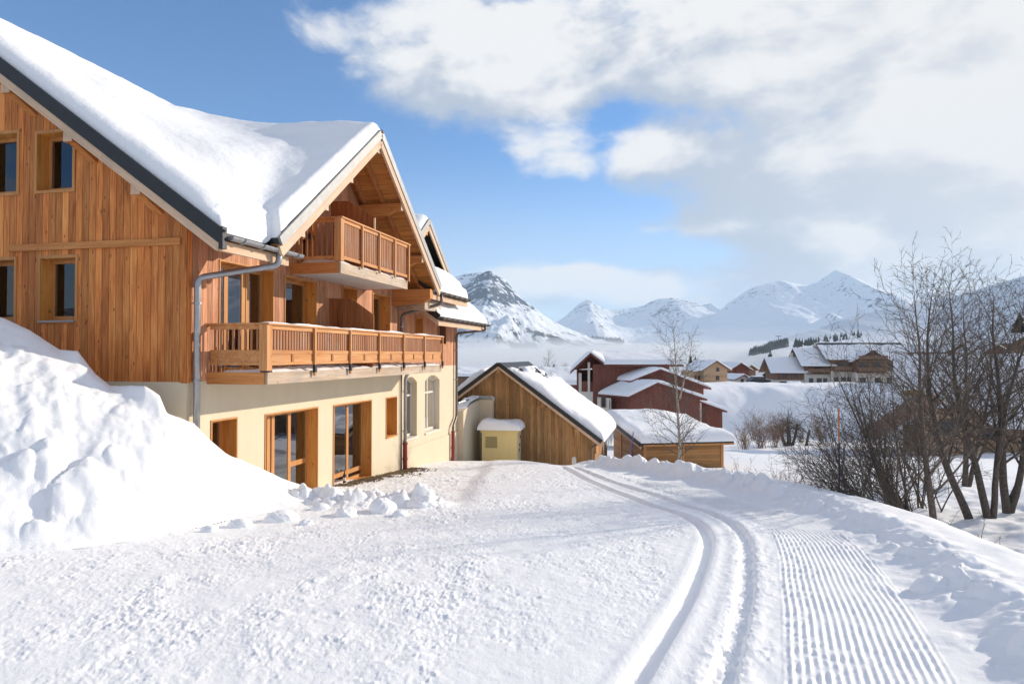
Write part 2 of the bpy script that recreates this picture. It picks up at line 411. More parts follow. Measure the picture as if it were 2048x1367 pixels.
# ================================================================== CHALET (local axes: x out of the facade, y along it, z up)
ch = empty('chalet', tuple(C0), -TH, 'large larch-clad chalet with cream ground floor, long balconies and thick snow on its roof', 'building')
PIT_M = .716; EAVE_O, EAVE_Z = 1.19, 2.08; RIDGE = -5.6
def zmain(o): return EAVE_Z+PIT_M*(EAVE_O-o)
SC, ZC, PIT_C = 5.53, 5.71, .748
def zcross(s): return ZC-PIT_C*abs(s-SC)
TX = lambda s, z: (0., s, z)
# openings in the facade: s0, s1, z0, z1
up_holes = [(.95,2.80,-.36,1.84), (3.31,4.73,-.36,1.79), (6.16,7.0,-.36,1.82), (8.12,9.35,-.36,1.80), (11.6,12.3,.1,1.28), (13.9,14.9,.42,1.28)]
top_holes = [(3.9,4.75,2.12,4.02), (6.3,7.5,2.12,3.95)]
lo_holes = [(.73,1.5,-2.62,-1.3), (2.56,4.82,-3.56,-1.33), (5.69,8.0,-3.56,-1.35), (9.12,9.93,-2.55,-1.36)]
zs_top = lambda s: max(zmain(0)-.2, zcross(s)-.22) if s < 13.4 else 1.9
mb = MB()
holed_wall(mb, TX, 0, 10.35, -.5, zs_top, up_holes[:4]+top_holes, kinks=[SC, SC-(ZC-2.93)/PIT_C, SC+(ZC-2.93)/PIT_C])
holed_wall(mb, TX, 10.35, 16.35, -.42, lambda s: 2.73 if s < 13.4 else 1.78, up_holes[4:], kinks=[13.39, 13.4])
mb.box(-.25, 0, 16.348, 16.35, -.42, 1.78)
mb.build('larch_wall', M['facade'], ch)
# gable wall, facing the drive
gh = [(-3.38,-2.55,3.19,4.30), (-3.27,-2.46,.66,1.86), (-4.78,-3.87,3.19,4.36), (-4.70,-3.90,.66,1.86)]
mb = MB(); holed_wall(mb, lambda x, z: (x, 0., z), -11.2, 0, -.5, lambda x: min(zmain(x), zmain(2*RIDGE-x))-.22, gh, kinks=[RIDGE]); mb.build('gable_wall', M['gable'], ch)
mb = MB()
mb.box(-.11, .012, -.022, -.002, -.52, 2.6); mb.box(.002, .022, -.022, .1, -.52, 2.6)
mb.build('corner_board', M['gable'], ch)
MB().box(-4.02, -.12, -.05, -.002, 2.02, 2.15).build('band_board', M['beamx'], ch)
# cream ground floor
mb = MB(); arches = [(10.55,11.77), (12.58,14.16)]
def arch_top(s, a): return -.95+.2*(1-((s-(a[0]+a[1])/2)/((a[1]-a[0])/2))**2)
holes = list(lo_holes)
holed_wall(mb, TX, 0, 10.35, -5.2, lambda s: -.502, holes)
n = 14
rc = [16.349, 10.35]
for a in arches: rc += list(np.linspace(a[0], a[1], n+1))
rc = sorted(rc)
for A, B in zip(rc[:-1], rc[1:]):
    ar = [a for a in arches if a[0] < (A+B)/2 < a[1]]
    if not ar: mb.quad(TX(A,-5.6), TX(B,-5.6), TX(B,-.422), TX(A,-.422))
    else:
        mb.quad(TX(A,-5.6), TX(B,-5.6), TX(B,-2.8), TX(A,-2.8)); mb.quad(TX(A,arch_top(A,ar[0])), TX(B,arch_top(B,ar[0])), TX(B,-.422), TX(A,-.422))
mb.quad((0,16.349,-5.6), (-6,16.349,-5.6), (-6,16.349,-.422), (0,16.349,-.422))
mb.quad((0,0,-5), (-11.2,0,-5), (-11.2,0,-.502), (0,0,-.502))
mb.build('plaster_wall', M['plaster'], ch)
MB().box(.002, .035, 10.62, 16.36, -5.6, -3.14).build('plinth', M['plaster'], ch)
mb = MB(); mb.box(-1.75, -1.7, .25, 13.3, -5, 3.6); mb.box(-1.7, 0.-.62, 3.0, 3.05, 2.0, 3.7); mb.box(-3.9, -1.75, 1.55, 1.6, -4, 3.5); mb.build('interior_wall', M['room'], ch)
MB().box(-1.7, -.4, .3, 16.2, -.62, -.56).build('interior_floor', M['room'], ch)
# arched windows
for a in arches:
    f = MB(); d = -.2
    ss = np.linspace(a[0], a[1], n+1)
    for A, B in zip(ss[:-1], ss[1:]):
        zA, zB = arch_top(A,a), arch_top(B,a)
        f.hexa([(d,A,zA-.08),(d,B,zB-.08),(d-.05,B,zB-.08),(d-.05,A,zA-.08),(d,A,zA-.004),(d,B,zB-.004),(d-.05,B,zB-.004),(d-.05,A,zA-.004)])
    f.box(d, d-.05, a[0]+.004, a[0]+.07, -2.79, -1.04); f.box(d, d-.05, a[1]-.07, a[1]-.004, -2.79, -1.04); f.box(d, d-.05, a[0]+.07, a[1]-.07, -2.79, -2.7)
    c = (a[0]+a[1])/2; f.box(d-.002, d-.048, c-.035, c+.035, -2.7, -.84); f.box(d-.004, d-.046, a[0]+.07, c-.036, -1.42, -1.36); f.box(d-.004, d-.046, c+.036, a[1]-.07, -1.42, -1.36)
    wn_ = f.build('arched_window', M['white_plaster'], ch)
    p = MB(); p.quad(*([(d-.03, a[0]+.03, -2.75), (d-.03, a[1]-.03, -2.75)]+[(d-.03, s, arch_top(s,a)-.03) for s in ss[::-1][1:-1]])); p.build('pane', M['glass'], wn_)
    rv = MB()
    for A, B in zip(ss[:-1], ss[1:]): rv.quad((0,A,arch_top(A,a)), (0,B,arch_top(B,a)), (-.26,B,arch_top(B,a)), (-.26,A,arch_top(A,a)))
    for s in a: rv.quad((0,s,-2.8), (-.26,s,-2.8), (-.26,s,arch_top(s,a)), (0,s,arch_top(s,a)))
    rv.quad((0,a[0],-2.8), (0,a[1],-2.8), (-.26,a[1],-2.8), (-.26,a[0],-2.8)); rv.build('reveal', M['plaster'], wn_)
    MB().box(.05, -.19, a[0]-.03, a[1]+.03, -2.86, -2.795).build('sill', M['white_plaster'], wn_)
fx = ('x', 0.)
def W_(h, **k): return window(ch, fx, *h, **k)
W_(up_holes[0], depth=.25, mull=(.3,.62,.70), curtain=((.68,.97),))
W_(up_holes[1], depth=.3, mull=(.3,), curtain=((.0,.2),))
W_(up_holes[2], depth=.35, mull=(.5,))
W_(up_holes[3], depth=.3, mull=(.3,.5), curtain=((.0,.4),))
W_(up_holes[4], depth=.3); W_(up_holes[5], depth=.25, lining='red')
W_(top_holes[0], depth=.2, mull=(.5,)); W_(top_holes[1], depth=.2, mull=(.5,), curtain=((.5,.9),))
W_(lo_holes[0], depth=.32)
W_(lo_holes[1], depth=.26, mull=(.24,.32,.63), trans=((.63,1.,.42),), curtain=((.74,.98),), name='glazed_door')
W_(lo_holes[2], depth=.26, mull=(.22,.58), trans=((0,.22,.4),(.58,1,.12),(.22,.58,.12)), curtain=((.62,.97),), name='glazed_door')
W_(lo_holes[3], depth=.34, sill='lining')
for h in gh: window(ch, ('y', 0.), *h, depth=.24, trim=.06, glassmat='glassdim', curtain=((.35,.62),) if h[2] < 2 else ((.62,.97),), sill='zinc' if h[2] < 2 else None)
# ---- roof structure
def slab(mb, quad_top, th):
    t = [Vector(p) for p in quad_top]; mb.hexa([p-Vector((0,0,th)) for p in t]+t); return mb
rf = MB(); so = MB()
def main_piece(s0, s1, o1):
    slab(rf, [(RIDGE,s0,zmain(RIDGE)), (o1,s0,zmain(o1)), (o1,s1,zmain(o1)), (RIDGE,s1,zmain(RIDGE))], .12)
    slab(so, [(RIDGE,s0+.02,zmain(RIDGE)-.123), (o1-.03,s0+.02,zmain(o1-.03)-.123), (o1-.03,s1-.02,zmain(o1-.03)-.123), (RIDGE,s1-.02,zmain(RIDGE)-.123)], .06)
main_piece(-.66, 1.28, EAVE_O); main_piece(1.28, 9.79, -.06); main_piece(9.79, 14.0, EAVE_O)
bk = 2*RIDGE-EAVE_O
slab(rf, [(bk,-.66,EAVE_Z), (RIDGE,-.66,zmain(RIDGE)), (RIDGE,14.,zmain(RIDGE)), (bk,14.,EAVE_Z)], .12)
FO = 1.36
for sg in (-1, 1):
    se = SC+sg*4.66; zz = zcross(se)
    slab(rf, [(-4.2,SC,ZC), (FO,SC,ZC), (FO,se,zz), (-4.2,se,zz)], .1)
    slab(so, [(-1.2,SC,ZC-.103), (FO-.03,SC,ZC-.103), (FO-.03,se-sg*.03,zz-.08), (-1.2,se-sg*.03,zz-.08)], .05)
rf.build('roof', M['dark'], ch); so.build('soffit', M['soffit'], ch)
# main verge: dark metal edge, timber bargeboard, purlin ends
def onmain(o, dz): return (o, -.69, zmain(o)+dz)
mb = MB().bar(onmain(RIDGE, -.05), onmain(EAVE_O+.02, -.05), .05, .24); mb.box(EAVE_O-.02, EAVE_O+.06, -.72, -.60, EAVE_Z-.28, EAVE_Z+.1)
mb.build('verge_trim', M['dark'], ch)
MB().bar((RIDGE,-.655,zmain(RIDGE)-.27), (EAVE_O-.05,-.655,zmain(EAVE_O-.05)-.27), .05, .17).build('bargeboard', M['palem'], ch)
for o in (-2.06, -.6, -3.48, -4.9):
    z = zmain(o)-.34
    p = MB().box(o-.1, o+.1, -.6, -.002, z-.18, z); p.prism([(-.5,z-.18), (-.002,z-.42), (-.002,z-.18)], 'x', o-.08, o+.08)
    p = p.build('purlin_end', M['beamy'], ch); MB().box(o-.098, o+.098, -.612, -.602, z-.178, z-.002).build('end_cap', M['palez'], p)
# cross gable verges
for sg in (-1, 1):
    se = SC+sg*4.70
    a = Vector((FO+.03, SC, ZC-.03)); b = Vector((FO+.03, se, zcross(se)-.03))
    MB().bar(a, b, .05, .19).build('verge_trim', M['greymetal'], ch)
    a = Vector((FO+.0, SC, ZC-.26)); b = Vector((FO+.0, se-sg*.05, zcross(se-sg*.05)-.26))
    MB().bar(a, b, .06, .2).build('bargeboard', M['palel' if sg < 0 else 'paler'], ch)
    for o in (.2, .75, -.6):
        MB().bar((o, SC+sg*.1, zcross(SC+sg*.1)-.22), (o, se-sg*.2, zcross(se-sg*.2)-.22), .09, .11).build('rafter', M['beam'], ch)
MB().box(FO-.06, FO+.08, SC-.05, SC+.05, ZC-.02, ZC+.05).build('ridge_cap', M['dark'], ch)
for ds in (0, -1.55, 1.6, -2.75, 3.25, -3.75):
    s = SC+ds; z = zcross(s)-.28-(.05 if ds == 0 else .02)
    p = MB().box(-.4, FO-.05, s-.09, s+.09, z-.2, z); p.prism([(.05,z-.2), (FO-.25,z-.2), (FO-.45,z-.3), (.35,z-.34), (.05,z-.55)], 'y', s-.075, s+.075)
    p = p.build('purlin', M['beamx'], ch); MB().box(FO-.048, FO-.04, s-.088, s+.088, z-.198, z-.002).build('end_cap', M['palez'], p)
s = 9.72; z = 2.06
MB().prism([(-.3,z), (FO-.1,z), (FO-.1,z-.3), (FO-.35,z-.42), (.1,z-.5), (-.3,z-.5)], 'y', s-.13, s+.13).build('wall_plate', M['beamx'], ch)
# dormer beyond, upper roof of the far wing and its lower roof
DS, DZ, DO = 11.75, 4.66, .42
rf = MB(); so2 = MB()
for sg in (-1, 1):
    se = DS+sg*2.9; zz = DZ-.72*2.9
    slab(rf, [(-3,DS,DZ), (DO,DS,DZ), (DO,se,zz), (-3,se,zz)], .1)
    MB().bar((DO+.03,DS,DZ-.03), (DO+.03,se,zz-.03), .05, .17).build('verge_trim', M['greymetal'], ch)
    MB().bar((DO,DS,DZ-.24), (DO,se-sg*.03,zz-.22), .05, .17).build('bargeboard', M['palel' if sg < 0 else 'paler'], ch)
LW0, LW1, LO, LZ = 11.0, 17.25, 1.05, 1.28
def zlow(o): return LZ+.716*(LO-o)
slab(rf, [(-3.5,LW0,zlow(-3.5)), (LO,LW0,LZ), (LO,LW1,LZ), (-3.5,LW1,zlow(-3.5))], .12)
rf.build('dormer_roof', M['dark'], ch)
mb = MB(); mb.quad((-.4,DS-2.6,2.7), (-.4,DS+2.6,2.7), (-.4,DS,DZ-.15)); mb.build('dormer_wall', M['facade'], ch)
MB().box(-.4, DO-.05, DS-.08, DS+.08, DZ-.52, DZ-.34).build('purlin', M['beam'], ch)
mb = MB().bar((-2.5,LW0-.03,zlow(-2.5)-.03), (LO+.03,LW0-.03,LZ-.03), .05, .2); mb.build('verge_trim', M['dark'], ch)
MB().bar((-2.5,LW0+.02,zlow(-2.5)-.2), (LO-.05,LW0+.02,LZ-.18), .05, .16).build('bargeboard', M['pale'], ch)
slab(MB(), [(-3.4,LW0+.05,zlow(-3.4)-.125), (LO-.04,LW0+.05,LZ-.1), (LO-.04,LW1-.05,LZ-.1), (-3.4,LW1-.05,zlow(-3.4)-.125)], .05).build('soffit', M['soffit'], ch)
MB().box(0, .95, 9.95, 11.55, 1.44, 1.74).build('slab_ledge', M['greyy'], ch)
# eaves boards, gutters and downpipes
MB().box(EAVE_O-.1, EAVE_O-.02, -.62, 1.5, EAVE_Z-.3, EAVE_Z-.13).build('eaves_board', M['paley'], ch)
MB().box(EAVE_O-.1, EAVE_O-.02, 10.1, 13.95, EAVE_Z-.3, EAVE_Z-.13).build('eaves_board', M['paley'], ch)
MB().box(LO-.1, LO-.02, LW0+.06, LW1-.06, LZ-.3, LZ-.13).build('eaves_board', M['paley'], ch)
def gutter(o, s0, s1, z, mat):
    g = MB(); k = 9; pr = []
    for j in range(k): t = math.pi*j/(k-1); pr.append((o-.075*math.cos(t), z-.075*math.sin(t)))
    pr2 = [(o-.068*math.cos(math.pi*j/(k-1)), z-.068*math.sin(math.pi*j/(k-1))) for j in reversed(range(k))]
    g.prism(pr+pr2, 'y', s0, s1)
    for s in np.arange(s0+.35, s1, .6): g.tube([(o-.088*math.cos(math.pi*j/6), s, z-.088*math.sin(math.pi*j/6)) for j in range(7)], .012, 5)
    for s in (s0, s1-.012): g.prism(pr, 'y', s, s+.012)
    return g.build('gutter', M[mat], ch)
gutter(EAVE_O+.1, -.58, 1.78, EAVE_Z-.05, 'zinc'); gutter(EAVE_O+.1, 10.3, 13.9, EAVE_Z-.03, 'zincdark'); gutter(LO+.1, LW0+.1, LW1-.05, LZ-.03, 'zincdark')
def bend(pts, r=.14, k=5):
    pts = [Vector(p) for p in pts]; out = [pts[0]]
    for a, b, c in zip(pts[:-2], pts[1:-1], pts[2:]):
        u = (a-b).normalized(); w = (c-b).normalized(); l = min(r, (a-b).length*.45, (c-b).length*.45)
        for j in range(k+1):
            t = j/k; out.append((b+u*l)*(1-t)**2+b*2*t*(1-t)+(b+w*l)*t*t)
    return out+[pts[-1]]
def downpipe(pts, r, mat, clips, redz=None):
    d = MB().tube(bend(pts), r, 10).build('downpipe', M[mat], ch, True)
    c = MB()
    for q in clips: c.tube([(q[0],q[1],q[2]-.02), (q[0],q[1],q[2]+.02)], r+.012, 10); c.box(0, q[0], q[1]-.01, q[1]+.01, q[2]-.01, q[2]+.01)
    if clips: c.build('pipe_clip', M['zinc'], d)
    if redz:
        q = pts[-1]; m = MB().tube([(q[0],q[1],redz[0]), (q[0],q[1],redz[1])], r+.018, 10)
        for zz in (redz[1], (redz[0]+redz[1])/2): m.tube([(q[0],q[1],zz-.03), (q[0],q[1],zz+.03)], r+.03, 10)
        m.build('pipe_foot', M['redpipe'], d)
downpipe([(1.29,.95,2.0), (1.29,.95,1.72), (.13,.12,1.42), (.13,.12,-3.6)], .062, 'zinc', [(.13,.12,.95), (.13,.12,-.48)])
downpipe([(1.29,10.6,1.98), (1.29,10.6,1.66), (.1,10.12,1.3), (.1,10.12,-.1)], .05, 'zincdark', [(.1,10.12,.9)])
downpipe([(.25,10.42,-.55), (.11,10.42,-.75), (.11,10.42,-3.75)], .055, 'zinc', [(.11,10.42,-1.2), (.11,10.42,-2.5)], (-3.9,-2.9))
downpipe([(.06,10.22,-.52), (.06,10.22,-3.8)], .02, 'zincdark', [])
downpipe([(LO+.1,16.55,LZ-.1), (LO+.1,16.55,LZ-.28), (.1,15.98,.86), (.1,15.98,-2.5), (.14,15.4,-2.85), (.14,15.4,-4.2)], .05, 'zincdark', [(.1,15.98,.2), (.1,15.98,-1.0)], (-4.3,-3.05))
# ---- balconies
def balcony(s0, s1, deck, bot, rail, zb0, zb1, nposts, out, panels, seed, cornerpost=.085):
    bz = MB()
    bz.box(out-.05, out, s0, s1, bot, deck)                                      # front edge beam
    b = bz.build('balcony', M['greyy'], ch)
    MB().box(.0, out-.052, s0-.045, s0, bot, deck).build('side_beam', M['beamx'], b)
    MB().box(.0, out-.052, s1-.05, s1, bot, deck).build('side_beam', M['beamx'], b)
    MB().box(.002, out-.055, s0+.005, s1-.055, bot+.012, deck-.08).build('slab', M['soffit_plaster'], b)
    r = MB(); t0 = deck+.06
    xo = out+.03
    r.box(xo-.09, xo+.05, s0-.09, s1+.05, rail-.035, rail); r.box(-.0, xo-.092, s0-.09, s0+.05, rail-.035, rail); r.box(0., xo-.092, s1-.09, s1+.05, rail-.035, rail)
    for (z0, z1) in ((rail-.12, rail-.037), (zb0, zb0+.07)):
        r.box(xo-.035, xo+.005, s0+.06, s1-.03, z0, z1)
        for s in (s0-.015, s1-.03): r.box(.06, xo-.06, s-.02, s+.02, z0, z1)
    if panels:
        for (z0, z1) in ((zb1, zb1+.06),):
            r.box(xo-.035, xo+.005, s0+.06, s1-.03, z0, z1); r.box(.06, xo-.06, s0-.035, s0+.005, z0, z1)
        r.box(xo-.022, xo-.01, s0+.06, s1-.03, zb1+.06, zb0); r.box(.06, xo-.06, s0-.02, s0-.008, zb1+.06, zb0)
    rl = r.build('rail', M['raily'], b)
    # slats of the front and the two ends
    sl = MB(); pitch = .105; rr = random.Random(seed)
    s = s0+.13
    while s < s1-.08:
        sl.box(xo-.045+rr.uniform(-.004,.004), xo-.02, s-.034, s+.034, zb0+.071, rail-.121); s += pitch
    for se in (s0-.015, s1-.03):
        x = .16
        while x < xo-.12: sl.box(x-.022, x+.022, se-.013, se+.013, zb0+.071, rail-.121); x += .13
    sl.build('slats', M['slatz'], b)
    for k in range(nposts+1):
        s = s0+(s1-s0-.05)*k/nposts
        if k == 0: p = MB().box(xo-.06-cornerpost, xo-.06+cornerpost, s-.02-cornerpost, s-.02+cornerpost, deck+.03, rail-.036)
        else: p = MB().box(xo+.006, xo+.05, s-.03, s+.03, bot+.12 if panels else deck-.03, rail-.036)
        p = p.build('post', M['railz'], b)
        if panels:
            MB().box(xo+.002 if k else xo-.16, xo+.056 if k else xo+.045, s-.04, s+.04, deck-.04 if k else deck+.0, deck+.12 if k else deck+.03).build('bracket', M['black'], p)
            if k < nposts:
                sm_ = s+(s1-s0)/nposts/2
                MB().box(xo-.009, xo+.014, sm_-.035, sm_+.035, zb1+.061, zb0-.001).build('panel_divider', M['rail'], p)
    return b
b1 = balcony(.62, 10.65, -.33, -.56, .60, .02, -.2, 6, 1.27, True, 1)
b2 = balcony(3.55, 7.66, 2.12, 1.87, 3.16, 2.2, 0, 4, 1.27, False, 2)
MB().prism([(.0,-.3), (1.24,-.3), (1.24,1.02), (.62,1.44), (0,1.46)], 'y', 5.42, 5.46).build('privacy_screen', M['screen'], b1)
MB().prism([(.0,2.15), (1.24,2.15), (1.24,3.52), (.5,3.98), (0,4.0)], 'y', 5.5, 5.54).build('privacy_screen', M['screen'], b2)
MB().box(1.2, 1.245, 5.46, 5.5, 2.2, 3.5).build('screen_post', M['palez'], b2)
def strip_snow(parent, x0, x1, s0, s1, z, T, seed, axis='y', ragged=.5, tilt=0.):
    xs = np.linspace(x0, x1, 13); ys = np.arange(s0, s1, .05)
    X, Y = np.meshgrid(xs, ys); d = np.minimum(X-x0, x1-X)
    t = np.clip(.5+ragged*1.4*fbm(Y*.9, X*2., seed, 3)+.3*fbm(Y*5, X*5, seed+4, 2), 0, 2)
    e = np.minimum(Y-s0, s1-Y)
    Z = z-.004+lump(t, np.minimum(d, e), T, .06)
    return grid_obj('snow', X, Y, Z, M['snow'], parent)
strip_snow(b1, 1.19, 1.36, .5, 10.68, .6, .05, 3)
strip_snow(b1, .25, 1.21, .66, 10.55, -.33, .10, 4, ragged=.25)
strip_snow(b1, 1.205, 1.268, 2.3, 10.6, -.33, .04, 14, ragged=.8)
strip_snow(b2, .2, 1.26, 3.6, 7.6, 2.12, .13, 5, ragged=.4)
strip_snow(ch, 0.02, .97, 9.95, 11.55, 1.74, .2, 6, ragged=.3)
# ---- snow on the chalet roof
def chalet_snow():
    os_ = np.unique(np.round(np.concatenate([espace(-9.5, EAVE_O-.02, .11), EAVE_O-.02-np.array([0,.01,.03,.07]), espace(.9, FO+.01, .07), np.arange(EAVE_O-.02, FO, .03)]), 3))
    ss = np.unique(np.round(np.concatenate([espace(-.62, 14.0, .1), SC-4.64+np.array([-.06,0,.02,.06,.12,.2]), SC+4.64-np.array([-.06,0,.02,.06,.12,.2])]), 3))
    O, S = np.meshgrid(os_, ss)
    zm = EAVE_Z+PIT_M*(EAVE_O-RIDGE)-PIT_M*np.sqrt((O-RIDGE)**2+.05)
    zc = ZC-PIT_C*np.sqrt((S-SC)**2+.03)
    zc = np.where(O < -4.2, -9, zc)
    zd = np.where(O < DO-.02, DZ-.72*np.abs(S-DS), -9)
    wid = 1.9*sst(1.25, -.6, O)+.05
    z = smax(zm, zc, wid)
    d1 = np.minimum(np.minimum(S+.62, 14.0-S), np.minimum(EAVE_O-.02-O, 99))
    d2 = np.minimum(np.minimum(S-(SC-4.64), SC+4.64-S), np.minimum(FO+.0-O, O+4.4))
    dk = np.maximum(d1, d2); d = dk+np.maximum(0, smax(d1, d2, .9)-dk)*sst(0, .3, dk)
    t = .5+.05*fbm(O*.5, S*.5, 11, 3)+.02*fbm(O*3, S*3, 5, 3)
    t = t*(1-.22*sst(.6, .0, S+.62))
    t = t+.30*sst(-4.6, -2.6, O)*sst(.3, 3.2, np.abs(S-SC))*sst(1.2, -.1, O)*sst(5.2, 3.8, np.abs(S-SC))
    # wind lip along the cross ridge, sagging towards the main roof
    t = t+.06*np.exp(-((S-SC+.15)/.75)**2)*sst(1.3, .2, O)*sst(-4.6, -2.5, O)-.10*sst(-1.2, .8, O)*np.exp(-((S-SC)/3.)**2)
    # sagging along the main ridge
    t = t+.025*fbm(S*.5, 0*S, 21, 3)*np.exp(-((O-RIDGE)/1.2)**2)
    rag = sst(.55, 0., EAVE_O-O)*np.where(np.abs(S-SC) > 4.4, 1, 0)*(1-.95*np.exp(-((S-.85)/.45)**2))*(1-.95*np.exp(-((S-10.2)/.45)**2))
    d = d+.10*fbm(O*4, S*4, 31, 3)*rag*sst(0, .05, d)
    rad = .30+.25*rag
    q = np.clip(d/rad, 0, 1)
    Z = z+t*np.sqrt(np.clip(1-(1-q)**2, 0, 1))+.01-.25*rag*np.abs(fbm(O*6, S*6, 41, 3))*sst(0, .2, d)
    k = (dk > -1e-3) & ~((O < DO+.0) & (zd > zm+.05) & (S > SC+2)); keep = k[:-1,:-1] & k[1:,:-1] & k[:-1,1:] & k[1:,1:]
    grid_obj('roof_snow', O, S, Z, M['roofsnow'], ch, keep)
    # lower roof of the far wing
    os2 = espace(-3.4, LO-.01, .08); s2 = espace(LW0, LW1+.03, .08); O, S = np.meshgrid(os2, s2)
    d = np.minimum(np.minimum(S-LW0, LW1+.03-S), np.minimum(LO-.01-O, 9))
    t = .38*(1+.4*fbm(O*.9, S*.9, 61, 3)); rag = sst(.5, 0, LO-O)
    q = np.clip((d+.06*fbm(O*4, S*4, 71, 3)*sst(0, .1, d))/.4, 0, 1)
    Z = zlow(O)+t*np.sqrt(np.clip(1-(1-q)**2, 0, 1))+.008-.2*rag*np.abs(fbm(O*6, S*6, 81, 3))*sst(0, .2, d)
    grid_obj('roof_snow', O, S, Z, M['roofsnow'], ch)
chalet_snow()
def dormer_snow():
    O, S = np.meshgrid(espace(-3, DO, .09), espace(DS-2.9, DS+2.9, .09, [DS]))
    d = np.minimum(np.minimum(S-DS+2.9, DS+2.9-S)+.35, np.minimum(DO-O, 9.))
    zd = DZ-.72*np.sqrt((S-DS)**2+.02); q = np.clip(d/.3, 0, 1)
    grid_obj('roof_snow', O, S, zd+.36*(1+.25*fbm(O*.8, S*.8, 5, 3))*np.sqrt(np.clip(1-(1-q)**2, 0, 1))+.01, M['roofsnow'], ch)
dormer_snow()

# ================================================================== TERRAIN
def curve(pts):
    p = sorted(pts, key=lambda q: q[1]); ys = np.array([q[1] for q in p], float); xs = np.array([q[0] for q in p], float)
    # catmull-like smoothing: resample linearly, then blur
    yy = np.arange(ys[0]-6, ys[-1]+4, .1); xx = np.interp(yy, ys, xs)
    l = (xs[1]-xs[0])/(ys[1]-ys[0]); m = yy < ys[0]; xx[m] = xs[0]+l*(yy[m]-ys[0])
    l = (xs[-1]-xs[-2])/(ys[-1]-ys[-2]); m = yy > ys[-1]; xx[m] = xs[-1]+l*(yy[m]-ys[-1])
    k = np.exp(-(np.arange(-16, 17)/7.)**2); k /= k.sum(); xx = np.convolve(np.pad(xx, 16, mode='edge'), k, 'valid')
    return lambda y: np.interp(y, yy, xx)
c_gl = curve([(.85,4.99),(1.3,6.06),(1.86,7.38),(2.54,9.29),(2.97,10.58),(3.16,11.7),(3.13,12.96),(2.75,14.54),(2.31,16.55),(1.98,19.21),(1.75,22.33)])
c_gr = curve([(1.47,4.99),(1.92,6.06),(2.46,7.38),(3.1,9.29),(3.5,10.5),(3.71,11.7),(3.72,12.96),(3.42,14.54),(2.97,16.55),(2.48,19.21),(2.15,22.33)])
c_cl = curve([(1.92,4.99),(2.82,7.38),(3.68,9.79),(4.1,11.22),(4.15,12.84),(3.9,14.5),(3.45,16.5),(3.1,19)])
c_cr = curve([(3.15,4.99),(3.76,6.5),(4.38,8.29),(4.99,10.15),(5.2,11.95),(5.1,13.28),(4.75,14.8),(4.25,16.8),(3.6,19.2)])
c_rd = curve([(3.75,4.5),(4.11,5.8),(4.46,6.65),(4.98,8.29),(5.42,10.15),(5.7,11.95),(5.8,13.81),(5.6,16.),(5.15,18.2),(4.3,20.8),(3.2,23.2)])
c_ed = curve([(5.0,2.),(5.6,6.),(6.05,8.31),(6.5,10.34),(6.8,12.16),(6.95,14.77),(6.6,17.06),(6.1,18.6),(5.6,20.5),(4.6,23)])
c_toe = curve([(-6.6,8.2),(-6.76,9.0),(-6.2,9.9),(-5.3,11.4)])
def plane(x, y):
    yc = 28.3-5.*sst(-.6, 1.9, x)
    return -1.95-.075*y-.062*np.logaddexp(0, (y-yc)*1.6)/1.6
YK = np.array([-20, 0, 24, 30, 36, 45, 60, 75, 93, 96, 99, 103, 106, 109, 118, 150, 190, 230, 300, 420, 650])
ZK = np.array([-.6,-2.6,-4.25,-5.0,-5.75,-6.6,-8.1,-9.6,-11.4,-11.3,-10.1,-7.0,-5.1,-4.6,-4.9,-6.5,-8.,-13.,-30,-60,-120])
yf = np.arange(-20, 650, .5); zf = np.interp(yf, YK, ZK); kk = np.exp(-(np.arange(-8, 9)/3.5)**2); kk /= kk.sum(); zf = np.convolve(np.pad(zf, 8, mode='edge'), kk, 'valid')
def far(x, y):
    ys = y+4*fbm(x*.03, y*.0, 91, 3)*sst(80, 95, y)
    z = np.interp(ys, yf, zf)
    return z+(.6*fbm(x*.06, y*.06, 95, 4)+.25*fbm(x*.25, y*.25, 96, 4)+.7*fbm(x*.09, y*.05, 97, 3)*sst(85, 96, y)*sst(115, 104, y))*sst(30, 60, y)
# bank silhouette against the chalet: photo columns -> crest depth, crest height above the eye
bu = np.array([-900,-500,-200, 0, 60, 120, 155, 190, 220, 290, 320, 335, 390, 425, 465, 520, 545, 600, 640, 720])
bv = np.array([ 560, 560, 590, 634, 660, 698, 700, 745, 768, 770, 790, 825, 845, 880, 915, 940, 965, 978, 990, 1000])
by = np.array([10.8,11.2,11.9,12.2,12.2,12.2,12.25,12.2,12.2,12.1,12.1,12.1,12.45,13.0,13.4,14.2,14.6,15.2,15.0,14.4])
bt = np.array([ 7.4, 8.0, 8.8, 9.2, 9.4, 9.6, 9.75,9.9,10.05,10.5,10.7,10.85,11.3,11.7,12.2,12.8,13.1,13.4,13.6,13.8])
bus = np.arange(-900, 721, 10.); bvs = np.interp(bus, bu, bv); kb = np.exp(-(np.arange(-45, 46)/20.)**2); kb /= kb.sum(); bvs = np.convolve(np.pad(bvs, 45, mode='reflect', reflect_type='odd'), kb, 'valid')
